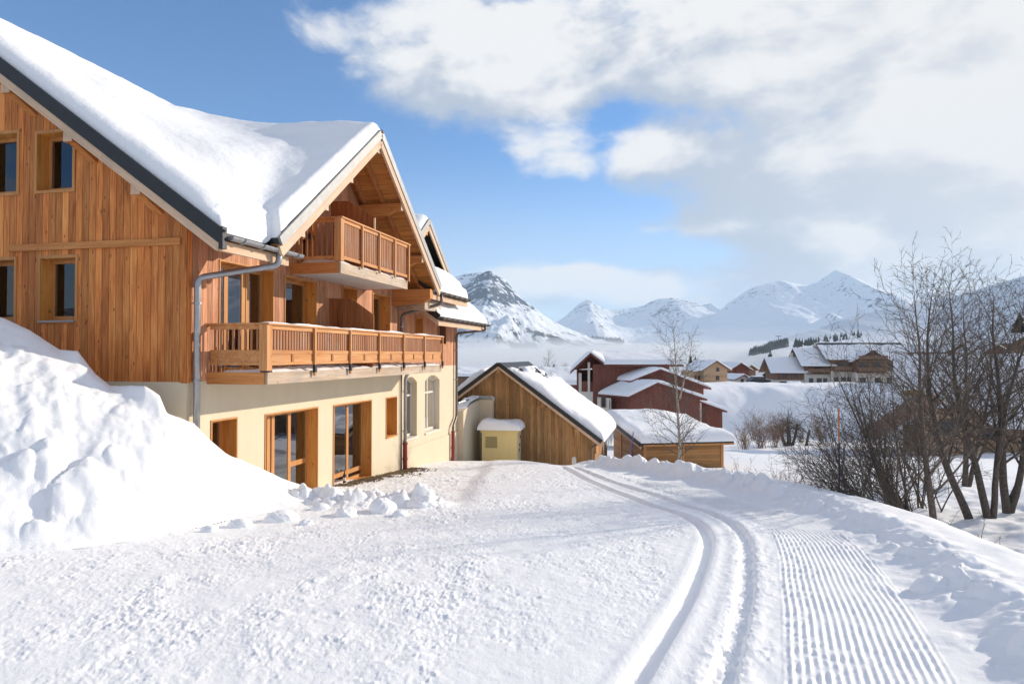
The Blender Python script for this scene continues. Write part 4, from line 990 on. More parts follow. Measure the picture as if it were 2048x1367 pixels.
# big apartment chalet of three stepped blocks
ap = at(1545, 772, 140.); k = .1
ac = empty('apartment_chalet', tuple(ap), R(-6), 'long stepped apartment chalet, brown above and white below, on the far snowy terrace', 'building')
gable_block(ac, .6, 6.2, 0, 8., -3, 3.0, .62, 'brown', 'x', over=.7, gov=1.2, snow=.35, base='white_plaster', zb=1.25, seed=9)
gable_block(ac, 6.0, 11., -.6, 9.2, -3, 4.4, .62, 'brown', 'x', over=.7, gov=.9, snow=.35, base='white_plaster', zb=2.6, seed=10)
gable_block(ac, 10.8, 25, -1.2, 9.6, -3, 5.6, .55, 'brown', 'x', over=.7, gov=1.2, snow=.22, base='white_plaster', zb=3.1, seed=11,
            clear=lambda X, Y: np.abs(X-4.2)-.9-.5*fbm(X*.9, Y*.5, 3, 4))
gable_block(ac, 14.8, 20.6, -3.0, 4, -3, 5.3, .6, 'brown', 'y', over=.8, gov=.9, snow=.2, base='white_plaster', zb=2.9, seed=12)
fwin(ac, [(1.5,2.6,-.9+.9,.9), (2.9,3.6,0,.9), (4.2,4.9,0,.9), (1.9,2.7,1.7,2.5), (4.2,4.8,1.7,2.5)], ('y', -.02))
fwin(ac, [(6.9,7.6,.4,1.6), (8.4,9.2,.2,1.6), (9.6,10.2,.2,1.6), (8.,9.2,3.,3.9)], ('y', -.62))
fwin(ac, [(11.4,12.2,.3,1.8), (12.8,13.6,.3,1.8), (13.9,14.5,.3,1.8), (11.6,12.6,3.6,4.8), (13.,13.9,3.6,4.8), (21.2,22.2,.3,1.8), (22.8,23.8,.3,1.8), (21.2,22.2,3.6,4.8), (23.,24.,3.6,4.8)], ('y', -1.22))
fwin(ac, [(15.6,16.6,.3,1.8), (18.4,19.4,.3,1.8), (15.6,16.8,3.4,4.8), (18.2,19.5,3.4,4.8), (17.2,18.,5.4,6.4)], ('y', -3.02))
for (x0, x1, yy, z) in ((6.4,10.6,-1.5,2.6), (11.2,14.6,-2.2,3.1), (15,20.4,-4.0,2.9), (15,20.4,-4.,5.2)):
    b = MB().box(x0, x1, yy, yy+.9, z-.15, z).build('balcony', M['brown'], ac); mb = MB().box(x0, x1, yy-.02, yy+.02, z+.2, z+.95)
    mb.build('railing', M['brown'], b)
for x, z in ((4.6, 5.4), (9.4, 7.4)): MB().box(x, x+.5, 3.8, 4.4, z, z+1.3).build('chimney', M['white_plaster'], ac)
g1, k = far_house('white_garage', 'tiny white garage with a snow-covered lid roof before the apartment chalet', 1578, 781, 128, R(-15), 0)
gable_block(g1, 0, 20*k, 0, 2.5, -2, 11*k, .3, 'white_plaster', 'x', over=.3, gov=.3, snow=.25, seed=13)
MB().box(4*k, 14*k, -.03, -.002, 0, 9*k).build('door', M['fwframe'], g1)
wl, k = far_house('terrace_wall', 'dark low retaining wall on the terrace left of the white garage', 1528, 780, 126, R(-8), 0, 'wall')
MB().box(0, 46*k, 0, .5, -2, 12*k).build('wall', M['brown'], wl); strip_snow(wl, .0, 46*k, -.02, .52, 12*k, .2, 3) if 0 else free_snow(wl, [(0,-.03,12*k),(46*k,-.03,12*k),(46*k,.53,12*k),(0,.53,12*k)], .2, 12, rad=.2)
# lodge on the right, seen through the bare trees
lp = at(1806, 878, 55.); k = 55/F
lo = empty('wooden_lodge', tuple(lp), R(-31), 'broad lodge under one huge snow roof, half hidden by the bare trees', 'building')
gable_block(lo, 0, 15., 0, 12., -2, 1.85, .74, 'tan', 'x', over=.9, gov=.9, snow=.4, seed=15, step=.4)
fwin(lo, [(2.,3.,.4,1.4), (5.,6.,.4,1.4), (9.,10.,.4,1.4)], ('y', 0.))
po = at(1740, 880, 50.); k = 50/F
pr_ = empty('porch_shelter', tuple(po), R(-24), 'brown shelter with a broad bare sloping roof, before the lodge and behind the thicket', 'shelter')
MB().prism([(-.3,.35),(3.5,3.3),(4.2,3.3),(4.2,2.6),(3.5,2.35),(.4,.0)], 'y', 0, 4.).build('roof', M['tanroof'], pr_)
MB().box(3.2, 6.8, .5, 4, -2, 2.4).build('wall', M['tan'], pr_)
for x in (.9, 2.9): MB().box(x, x+.16, .3, .46, -2, (x-.4)*.75+.1).build('post', M['brown'], pr_)
free_snow(pr_, [(3.3,0,2.42),(6.9,0,2.42),(6.9,4,2.42),(3.3,4,2.42)], .4, seed=77)
window(pr_, ('y', .5), 4.4, 5.4, .6, 1.6, depth=.06, trim=.07, far=True, glassmat='farglass', fm='fwframe')
for nm, lab, u, v, y, w, hh in (('village_house', 'farther brown gable above the lodge roof, the left one of two', 1895, 715, 105, 46, 14), ('village_house', 'farther red-brown gable above the lodge roof, the right one of two', 1965, 716, 100, 50, 12), ('village_house', 'brown gable at the picture edge on the right, above the lodge', 2025, 700, 110, 60, 16)):
    hh_, k = far_house(nm, lab, u, v, y, R(6), 0, 'house', 'houses above the lodge')
    gable_block(hh_, 0, w*k, 0, 9, -5, hh*k, .5, 'red' if 'red' in lab else 'brown', 'y', over=.6, gov=.8, snow=.3, seed=int(u))
    fwin(hh_, [(w*k*.3, w*k*.42, 3*k, 9*k), (w*k*.6, w*k*.72, 3*k, 9*k)], ('y', 0.))
yb = at(1828, 792, 52.)
ye = empty('yellow_sign_board', tuple(yb), R(-10), 'small yellow board on a post showing through the bare twigs', 'sign')
MB().box(-.6, .7, -.04, .04, 0, .45).build('board', plain('yellow_paint', (.5,.32,.03), .5), ye); MB().box(0, .1, .05, .12, -4, .4).build('post', M['grey'], ye)
# two parked cars before the far houses
def car(u, v, y, rz_, col, label):
    p = at(u, v, y); r = empty('parked_car', tuple(p), rz_, label, 'car', 'cars parked by the far houses')
    MB().prism([(0,.25),(4.1,.25),(4.15,.75),(3.2,.88),(2.6,1.4),(1.,1.42),(.3,.92),(0,.85)], 'y', 0, 1.7).build('body', plain('paint', col, .3, bump=0), r)
    MB().prism([(3.1,.9),(2.6,1.36),(1.05,1.38),(.45,.94)], 'y', -.01, 1.71).build('windows', M['farglass'], r)
    for x in (.8, 3.3):
        for yy in (-.02, 1.54): MB().tube([(x,yy,.32),(x,yy+.18,.32)], .32, 14).build('wheel', M['black'], r)
    X, Y = np.meshgrid(espace(.9, 2.7, .2), espace(0, 1.7, .2)); grid_obj('snow', X, Y, 1.41+lump(np.ones_like(X), np.minimum(np.minimum(X-.9, 2.7-X), np.minimum(Y, 1.7-Y)), .15, .2), M['snow'], r)
car(1502, 768, 132, R(12), (.03,.03,.035), 'dark car parked in snow beside the white cottage')
car(1514, 770, 134, R(70), (.35,.02,.02), 'small red car parked left of the terrace wall')
# snow poles
def pole(u, v, y, h, r, cols, label, lean=0):
    p = at(u, v, y); z = p[2]; e = empty('snow_pole', (p[0], p[1], z), 0, label, 'snow pole')
    MB().tube([(0,0,-.6), (lean*.6,0,h*.62)], r, 8).build('shaft', plain('pole_'+cols[0][0], cols[0][1], .5, bump=0), e)
    MB().tube([(lean*.6,0,h*.62+.002), (lean,0,h)], r*1.05, 8).build('tip', plain('pole_tip', cols[1], .5, bump=0), e)
pole(1679, 993, 15.2, 1.92, .016, (('dark', (.02,.025,.05)), (.55,.17,.05)), 'thin snow pole, dark blue with an orange tip, on the shoulder by the thicket')
pole(1260, 928, 32.5, 1.5, .022, (('blue', (.07,.06,.3)), (.09,.07,.32)), 'thin blue pole leaning beside the timber shed', .16)
# bottle by the glazed door
q = C0+6.0*D1+.16*NN
bo = empty('wine_bottle', (q[0], q[1], H(q[0], q[1])+.06), 0, 'dark wine bottle with pale label standing before the right glazed door', 'bottle')
MB().tube([(0,0,0),(0,0,.19),(0,0,.22),(0,0,.25),(0,0,.33)], [.04,.04,.03,.016,.015], 14).build('glass_body', plain('bottle_glass', (.02,.012,.01), .1, bump=0), bo, True)
MB().tube([(0,0,.05),(0,0,.14)], .041, 14, False).build('label', M['white_plaster'], bo, True)
MB().tube([(0,0,.29),(0,0,.335)], .018, 12).build('capsule', M['redpipe'], bo, True)
# straw and gravel laid bare along the wall
mb = MB(); r3 = random.Random(5)
for k in range(2600):
    s = r3.uniform(5.6, 11.2); o = abs(r3.gauss(0, .28))*(1.4 if 8 < s < 11 else .8)+.03; p = C0+s*D1+o*NN; z = float(H(p[0], p[1])); a = r3.uniform(0, 3.1); l = r3.uniform(.015, .05)
    if r3.random() < .5:
        mb.bar((p[0],p[1],z+.01), (p[0]+l*2*math.cos(a),p[1]+l*2*math.sin(a),z+r3.uniform(.01,.05)), .006, .006)
    else: mb.box(p[0]-l*.5, p[0]+l*.5, p[1]-l*.5, p[1]+l*.5, z-.01, z+l*.7)
tag(mb.build('gravel', plain('gravel_straw', (.17,.115,.06), .9, var=.5, scale=20)), 'brown gravel and straw bared along the foot of the cream wall', kind='stuff')

# ================================================================== TREES
def vrand(rng): return Vector((rng.gauss(0,1), rng.gauss(0,1), rng.gauss(0,1))).normalized()
def grow(T, Cr, p, d, L, r, lvl, O, rng):
    """one limb and its offshoots; limbs up to O['tl'] go to the trunk mesh, the rest to the crown mesh"""
    n = max(3, int(L/O['seg'][lvl])); pts = [p.copy()]; rad = [r]; dirs = [d.copy()]; q = p.copy(); d = d.copy()
    for k in range(n):
        d = (d+vrand(rng)*O['gnarl'][lvl]+Vector((0,0,1))*O['up'][lvl]+O.get('bias', Vector((0,0,0)))*(.06 if lvl else .0)).normalized()
        q = q+d*(L/n); pts.append(q.copy()); rad.append(r*(1-(k+1)/n*O['taper'][lvl])); dirs.append(d.copy())
    (T if lvl <= O['tl'] else Cr).tube(pts, rad, O['sides'][lvl], lvl == 0)
    if lvl+1 >= len(O['seg']): return
    m = O['kids'][lvl]; m = max(1, int(round(m*(L/O['ref'][lvl])*rng.uniform(.8, 1.2))))
    ph = rng.uniform(0, 6.28)
    for i in range(m):
        t = O['from'][lvl]+(1-O['from'][lvl])*((i+rng.uniform(.1, .9))/m); f = t*n; j = min(n-1, int(f))
        b = pts[j].lerp(pts[j+1], f-j); dd = dirs[j]; ph += 2.4+rng.uniform(-.5, .5)
        a = dd.orthogonal().normalized(); a.rotate(Matrix.Rotation(ph, 3, dd))
        an = R(rng.uniform(*O['ang'][lvl])); nd = (dd*math.cos(an)+a*math.sin(an)).normalized()
        l2 = L*O['lr'][lvl]*(1-O['sh'][lvl]*t)*rng.uniform(.7, 1.15); rj = rad[j]*O['rr'][lvl]
        grow(T, Cr, b, nd, l2, max(rj, O['rmin']), lvl+1, O, rng)
def tree(name, label, cat, base, stems, O, seed, bark='bark', twig='twig', group=None, tlabel='trunk', clabel='crown'):
    """stems: list of (offset, direction, length, radius)"""
    rng = random.Random(seed); e = empty(name, base, 0, label, cat, group); T = MB(); Cr = MB()
    for (of, d, L, r) in stems: grow(T, Cr, Vector(of), Vector(d).normalized(), L, r, 0, O, rng)
    T.build(tlabel, M[bark], e, True, False); Cr.build(clabel, M[twig], e, True, False)
    return e
ALDER = dict(seg=[.3,.25,.2,.16], gnarl=[.07,.10,.13,.16], up=[.05,.07,.06,.05], taper=[.93,.85,.8,.75], tl=0, sides=[9,5,4,3], kids=[25,11,7], ref=[6.,2.4,1.1], **{'from': [.22,.12,.15]},
             ang=[(30,66),(25,55),(25,60)], lr=[.46,.46,.5], sh=[.5,.4,.3], rr=[.42,.5,.6], rmin=.0058)
def gbase(u, y, dz=-.1): a = at(u, 700, y); return (a[0], y, H(a[0], y)+dz)
tree('alder_tree', 'bare alder with one straight trunk, nearest of the ravine trees beyond the snowy shoulder', 'tree', gbase(1868, 15.), [((0,0,0), (-.03,0,1), 5.6, .085)], ALDER, 11)
O2 = dict(ALDER); O2['bias'] = Vector((-.25, 0, 0))
tree('alder_tree', 'bare alder whose single trunk leans left from its foot, right of the nearest alder', 'tree', gbase(1937, 18.), [((0,0,0), (-.30,0,1), 6.3, .105)], ALDER, 12)
tree('alder_tree', 'bare alder with twin trunks joined at the foot, between leaning and forked alders', 'tree', gbase(1976, 18.), [((-.05,0,0), (-.10,.05,1), 6.2, .10), ((.08,.03,0), (.06,.0,1), 6.0, .085)], ALDER, 13)
tree('alder_tree', 'bare alder forking low into two thick boughs at the right edge of the picture', 'tree', gbase(2010, 18.6), [((0,0,0), (-.10,0,1), 5.9, .11), ((.05,0,0), (.30,.1,1), 5.8, .10), ((.1,.1,.3), (.6,.2,1), 4.8, .07)], ALDER, 14)
tree('alder_tree', 'thin bare alder standing farther back behind the twin-trunked one', 'tree', gbase(1925, 24), [((0,0,0), (.05,0,1), 6.4, .1), ((.2,.1,0), (.25,0,1), 5.6, .08)], ALDER, 15)
SHRUB = dict(seg=[.25,.2,.18], gnarl=[.11,.14,.17], up=[.02,.03,.03], taper=[.8,.8,.75], tl=0, sides=[5,4,3], kids=[13,7], ref=[3.,1.2], **{'from': [.15,.15]}, ang=[(25,60),(25,60)], lr=[.45,.5], sh=[.45,.3], rr=[.45,.6], rmin=.0052)
def shrub(name, label, u, y, n, spread, L, r, seed, lean=(0,0), twig='twig', O=SHRUB, group=None):
    rng = random.Random(seed); st = []
    for k in range(n):
        a = rng.uniform(0, 6.28); s = spread*rng.uniform(.3, 1.); st.append(((rng.gauss(0,.18),rng.gauss(0,.18),0), (math.cos(a)*s+lean[0],math.sin(a)*s+lean[1],1.), L*rng.uniform(.6,1.15), r*rng.uniform(.6,1.2)))
    return tree(name, label, 'shrub', gbase(u, y, -.05), st, O, seed+100, 'bark' if twig == 'twig' else twig, twig, group, 'stems', 'twigs')
shrub('willow_thicket', 'dense dark thicket of arching bare stems leaning left at the foot of the nearest alder', 1815, 15.4, 15, .9, 2.9, .026, 1, (-.9, .1))
shrub('willow_thicket', 'bare arching thicket midway between the orange-tipped snow pole and the nearest alder', 1760, 17.5, 14, .9, 3.0, .024, 2, (-.5, .0))
shrub('willow_thicket', 'tall bare thicket behind the orange-tipped snow pole', 1715, 20.5, 12, .75, 3.3, .022, 3, (-.15, 0))
shrub('willow_thicket', 'bare thicket filling the gap right behind the nearest alder trunk', 1850, 19.5, 10, .7, 3.6, .026, 4, (-.25, 0))
shrub('willow_tree', 'tall multi-stemmed bare willow leaning left behind the nearest alder', 1822, 17.2, 9, .35, 5.0, .045, 61, (-.42, 0), 'twig', dict(SHRUB, kids=[20,9,5], seg=[.25,.2,.18,.15], gnarl=[.06,.12,.15,.17], up=[.05,.04,.03,.03], taper=[.9,.8,.8,.75], sides=[6,4,3,3], ref=[5.,2.,.9], ang=[(25,55),(25,55),(25,60)], lr=[.36,.45,.5], sh=[.45,.3,.3], rr=[.4,.55,.6], **{'from': [.2,.15,.15]}))
shrub('bare_bush', 'thin bare bush just left of the orange-tipped snow pole', 1640, 20, 14, .8, 1.8, .011, 5, (-.25, 0), 'twig')
shrub('bare_bush', 'thin bare bush in snow midway between the birch and orange-tipped pole', 1570, 22.5, 15, .7, 1.7, .010, 6, (-.1, 0), 'dogwood')
shrub('bare_bush', 'sparse low bush right of the birch behind the snow ridge', 1480, 24.5, 14, .9, 1.2, .009, 7, (0, 0), 'dogwood')
shrub('bare_bush', 'tiny sparse bush at the foot of the birch', 1410, 26, 12, 1.2, .8, .008, 8, (0, 0), 'dogwood')
shrub('bare_bush', 'little leafless sapling alone in the ravine snow at lower right', 1997, 13.4, 2, .12, 1.0, .010, 9, (0,0), 'dogwood')
shrub('bare_bush', 'low dark twigs lying on the ravine snow below the leaning alder', 1925, 12.6, 6, 1.8, .8, .008, 10, (-.5,0), 'twig')
# birch before the shed
BIRCH = dict(seg=[.25,.2,.16,.14], gnarl=[.045,.10,.14,.16], up=[.03,.05,.03,.02], taper=[.92,.85,.8,.7], tl=0, sides=[8,4,3,3], kids=[46,9,4], ref=[5.6,1.4,.6], **{'from': [.10,.15,.2]}, ang=[(40,72),(25,55),(25,60)], lr=[.34,.42,.45], sh=[.55,.3,.3], rr=[.30,.55,.65], rmin=.0062)
tree('birch_tree', 'slender bare birch with a pale trunk standing in front of the timber shed', 'tree', gbase(1358, 28.), [((0,0,0), (.01,0,1), 6.1, .078), ((.02,0,3.1), (.22,0,1), 2.7, .04), ((0,0,2.6), (-.16,0.1,1), 2.5, .032)], BIRCH, 21, 'birch', 'twig')
# pollard, hedge and farther trees
POLL = dict(seg=[.3,.3,.25], gnarl=[.12,.12,.15], up=[.05,.03,.02], taper=[.35,.7,.6], tl=0, sides=[8,4,3], kids=[46,6], ref=[2.4,1.9], **{'from': [.55,.2]}, ang=[(20,115),(20,50)], lr=[.62,.5], sh=[.1,.3], rr=[.16,.6], rmin=.012)
tree('pollard_tree', 'pollarded tree with three dark knobbly trunks and a brush-like head in the snowy hollow', 'tree', gbase(1576, 71, -.2), [((0,0,0), (.0,0,1), 2.7, .27), ((-.2,0,0), (-.5,0,1), 2.4, .2), ((.3,0,0), (.25,0,1), 2.5, .17)], POLL, 22)
tree('tree_stump', 'short dark broken stump just right of the pollarded tree', 'stump', gbase(1610, 71, -.2), [((0,0,0), (.12,0,1), 1.9, .16)], dict(POLL, kids=[3,2]), 23)
HED = dict(SHRUB, rmin=.012, kids=[9,5])
for i, (u, y, n, L) in enumerate(((1488, 64, 26, 2.2), (1520, 66, 28, 2.4), (1548, 68, 22, 2.6), (1600, 75, 14, 1.8), (1640, 72, 20, 3.0), (1505, 82, 16, 3.2), (1545, 86, 16, 3.4))):
    shrub('hedge_bush', ['reddish leafless bush right behind the timber shed corner', 'reddish leafless bush second from the shed corner', 'reddish leafless bush touching the pollarded tree on its left', 'low leafless bush right of the pollarded tree', 'wide leafless bush left of the orange-tipped pole in the hollow', 'leafless bush at the foot of the far snow slope, behind the shed', 'leafless bush at the foot of the far slope, behind the pollarded tree'][i], u, y, n, .5, L, .02, 30+i, (0,0), 'dogwood', HED, 'leafless bushes in the hollow')
def conifer(label, u, vb, y, h, seed, group='conifers on the terrace', w=.32):
    rng = random.Random(seed); p = at(u, vb, y); e = empty('conifer_tree', tuple(p), 0, label, 'tree', group)
    MB().tube([(0,0,-1),(0,0,h*.5),(0,0,h*.98)], [h*.03,h*.018,.01], 6).build('trunk', M['bark'], e)
    mb = MB(); n = 34
    for k in range(n):
        t = k/n; z = h*(.08+.9*t); rd = h*w*(1-t)**.85*rng.uniform(.75,1.15)+.03; m = 9
        for j in range(m):
            a = 6.283*j/m+rng.uniform(-.4,.4); l = rd*rng.uniform(.6,1.15); dz = -l*.32; wd = l*.26+.03
            c, s = math.cos(a), math.sin(a); b = (0,0,z+.1*l)
            mb.quad(b, (c*l*.55-s*wd, s*l*.55+c*wd, z+dz*.4), (c*l, s*l, z+dz), (c*l*.55+s*wd, s*l*.55-c*wd, z+dz*.4))
            mb.quad(b, (c*l*.5, s*l*.5, z+dz*.1), (c*l*.95, s*l*.95, z+dz-.12*l), (c*l*.5, s*l*.5, z+dz*1.3))
    mb.build('crown', M['conifer'], e, fix=False); return e
conifer('dark pointed conifer peeping over the barn roof, the bigger one', 1108, 775, 105, 3.8, 1)
conifer('dark pointed conifer peeping over the barn roof, the smaller one', 1083, 775, 115, 3.7, 2, w=.25)
conifer('tall dark conifer standing at the left end of the apartment chalet', 1541, 772, 155, 8.6, 3, w=.3)
conifer('small conifer behind the roof of the red apartment house', 1381, 745, 150, 4.0, 4)
conifer('tiny conifer between the red apartment house and the tan house', 1391, 745, 165, 4.2, 5)
conifer('lone conifer far right above the lodge roof among the twigs', 2040, 700, 130, 7.5, 6, w=.4)
FART = dict(SHRUB, rmin=.014, kids=[10,6], up=[.06,.06,.05])
def fbare(label, u, vb, y, h, seed):
    p = at(u, vb, y); tree('bare_tree', label, 'tree', tuple(p), [((0,0,0), (0,0,1), h, .07)], dict(FART, kids=[26,6], ref=[h,h*.3]), seed, 'bark', 'twig', 'bare trees past the barn')
fbare('tall bare tree between the two conifers over the barn roof', 1097, 780, 100, 5.0, 41)
fbare('small bare tree right of the conifers over the barn roof', 1127, 780, 95, 3.2, 42)

# ================================================================== MOUNTAINS
def rock_mat(name, rock=.5, seed=0., trees=.0, zt=300.):
    t = NT(name); o = t.obj(); x, y, z = t.xyz(o)[:3]
    g = t.n('ShaderNodeNewGeometry').outputs['Normal']; nz = t.xyz(g)[2]
    n1 = t.noise(t.vec(t.m('ADD', x, seed), y, t.m('MULTIPLY', z, .6)), .019, 8, .72, .6)
    n2 = t.noise(t.vec(t.m('ADD', x, seed), y, t.m('MULTIPLY', z, .35)), .0032, 4, .5)
    hi = t.step(z, zt*.3, zt*.8)
    a = t.m('ADD', t.m('SUBTRACT', n1, t.m('MULTIPLY', nz, .32)), t.m('ADD', t.m('MULTIPLY', n2, .35), t.m('MULTIPLY', hi, .16)))
    f = t.m('MULTIPLY', t.step(a, .62-.22*rock, .68-.22*rock), 1.)
    snow = t.mix(f, (.86,.89,.93), t.mix(n1, (.026,.038,.06), (.075,.095,.13)))
    if trees:
        tn = t.noise(t.vec(t.m('MULTIPLY', x, 1.), y, t.m('MULTIPLY', z, .5)), .006, 8, .7)
        low = t.m('SUBTRACT', 1., t.step(z, zt*.08, zt*.55))
        f2 = t.m('MULTIPLY', t.step(t.m('ADD', tn, t.m('MULTIPLY', low, .16*trees)), .62, .66), low)
        snow = t.mix(f2, snow, (.02,.03,.028))
    t.bsdf(snow, .8, t.bump(t.noise(o, .02, 8, .7), .8, 22.), spec=.1); return t.mat
def mountain(label, D, sky, vbase, front, back, mat, seed, rough=.12, nu=260, nt=150, gul=.5, steep=1.15):
    us = np.array([s[0] for s in sky], float); vs = np.array([s[1] for s in sky], float)
    uu = np.linspace(us[0], us[-1], nu); t = np.concatenate([np.linspace(0, 1, nt), 1+np.linspace(0, 1, 40)[1:]])
    U, Tt = np.meshgrid(uu, t)
    zr = (HZ-np.interp(uu, us, vs))/F*D
    zr = zr+.018*D*.3*fbm(uu*.035, uu*0, seed+2, 4)*.25
    zr = np.convolve(np.pad(zr, 2, mode='edge'), [.1,.2,.4,.2,.1], 'valid')
    zb = (HZ-vbase)/F*D-40
    Y = np.where(Tt <= 1, D-front*(1-Tt), D+back*(Tt-1)); Xr = (U-CX)/F*D
    X = Xr*(1+.0*Tt)
    q = np.clip(Tt, 0, 1); prof = q**steep; prof = np.where(Tt > 1, np.clip(1-(Tt-1), 0, 1)**1.1, prof)
    hgt = np.maximum(zr-zb, 5)
    rg = ridged(X/(front*.5)+seed, Y/(front*.9)+.3*seed, seed, 6, .55); r2 = fbm(X/(front*.25), Y/(front*.3), seed+7, 5)
    env = np.sin(np.clip(q, 0, 1)*math.pi)**.8
    Z = zb+hgt*prof+hgt*rough*env*(rg*gul*2+r2*.6)
    Y = Y+front*.16*fbm(X/(front*.7), 0*X, seed+3, 3)*(q > 0)
    o = grid_obj('mountain', X, Y, Z, mat); tag(o, label, kind='structure'); return o
mountain('steep dark-rocked snowy peak right beside the chalet gutter', 4200, [(700,660),(840,600),(905,572),(938,566),(958,553),(972,546),(980,544),(990,550),(1006,567),(1030,592),(1045,604),(1062,615),(1085,634),(1110,648),(1140,662),(1170,672),(1210,682),(1260,692),(1300,700)], 720, 1500, 1500, rock_mat('rocky_snow', .44, 0., .9, 480.), 3, .19, 520, 300, .7)
mountain('blue-shaded snow dome behind the rocky peak', 5600, [(760,600),(860,570),(905,556),(935,549),(960,546),(985,548),(1010,560),(1080,640),(1120,690)], 720, 1500, 1500, rock_mat('dome_snow', .1, 40., 0, 700.), 5, .06)
mountain('low rounded snow hill with a forest strip in the middle of the valley', 5200, [(1080,700),(1110,676),(1140,662),(1165,652),(1185,643),(1200,646),(1215,658),(1235,674),(1260,686),(1300,700)], 722, 900, 900, rock_mat('hill_snow', .05, 80., 0, 300.), 7, .05)
mountain('pale distant range in the middle under the clouds', 8200, [(1090,660),(1130,632),(1160,606),(1178,598),(1195,608),(1225,616),(1262,614),(1290,610),(1310,600),(1322,596),(1345,594),(1362,597),(1385,602),(1405,608),(1424,606),(1432,612),(1460,640),(1520,690)], 725, 2600, 2600, rock_mat('range_snow', .2, 120., .1, 650.), 9, .13, 360, 190)
mountain('broad pyramid-topped snow mountain on the right', 7600, [(1380,670),(1420,628),(1440,612),(1462,598),(1490,580),(1510,573),(1535,567),(1560,561),(1585,566),(1612,570),(1632,566),(1650,553),(1668,540),(1685,547),(1712,562),(1740,572),(1770,577),(1820,580),(1880,590),(1960,600),(2080,620)], 722, 2800, 2600, rock_mat('big_snow', .02, 160., .0, 800.), 11, .10, 420, 220)
mountain('sunlit lower snow ridge crossing below the pyramid mountain', 5600, [(1480,712),(1540,694),(1590,674),(1630,650),(1655,634),(1668,622),(1700,640),(1730,618),(1760,592),(1785,585),(1850,600),(1950,620),(2100,630)], 724, 1500, 1500, rock_mat('ridge_snow', .05, 200., .2, 500.), 13, .09)
mountain('long smooth snow slope rising to the right behind the village', 1500, [(1470,716),(1500,706),(1540,692),(1580,678),(1620,665),(1660,654),(1700,640),(1740,628),(1780,618),(1830,607),(1880,598),(1930,586),(1980,570),(2020,558),(2060,546),(2150,520),(2300,490),(2500,470)], 735, 900, 900, rock_mat('slope_snow', -.1, 240., .25, 300.), 15, .035, 320, 140, .4, 1.0)
# woods on the slopes, each one mass of small firs
def wood_mass(label, spots, h, seed):
    rng = random.Random(seed); mb = MB()
    for (u0, u1, v0, v1, y, n) in spots:
        for k in range(n):
            t = rng.random(); u = u0+(u1-u0)*t+rng.gauss(0, 1.5); v = v0+(v1-v0)*t+rng.uniform(-1, 1)*4; p = at(u, v, y*rng.uniform(.97, 1.03)); hh = h*rng.uniform(.6, 1.2); m = 5; i = len(mb.v)
            for j in range(m): a = 6.28*j/m+k; mb.v.append((p[0]+hh*.22*math.cos(a), p[1]+hh*.22*math.sin(a), p[2]-hh*.3))
            mb.v.append((p[0], p[1], p[2]+hh*.7))
            for j in range(m): mb.f.append((i+j, i+(j+1) % m, i+m))
    o = mb.build('forest', M['conifer'], None, fix=False); tag(o, label, kind='stuff')
wood_mass('dark wood in a strip at the foot of the middle hill', [(1105, 1180, 692, 682, 4200, 520), (1150, 1245, 680, 684, 4250, 500), (1050, 1110, 700, 690, 3900, 160)], 30, 3)
wood_mass('dark block of wood on the slope left of the apartment chalet', [(1535, 1575, 694, 686, 1080, 420), (1500, 1540, 704, 697, 1050, 200)], 9, 4)
wood_mass('scattered firs on the snow slope above the apartment chalet', [(1590, 1720, 688, 668, 980, 60), (1585, 1630, 690, 684, 980, 50)], 8, 5)
# lift pylon on the slope
lp_ = at(1557, 690, 1050.)
ly_ = empty('lift_pylon', tuple(lp_), 0, 'tiny ski-lift pylon above the dark block of wood', 'pylon')
MB().tube([(0,0,-6),(0,0,14)], .5, 6).build('mast', M['zincdark'], ly_); MB().box(-4, 4, -.5, .5, 13, 14).build('crossarm', M['zincdark'], ly_)

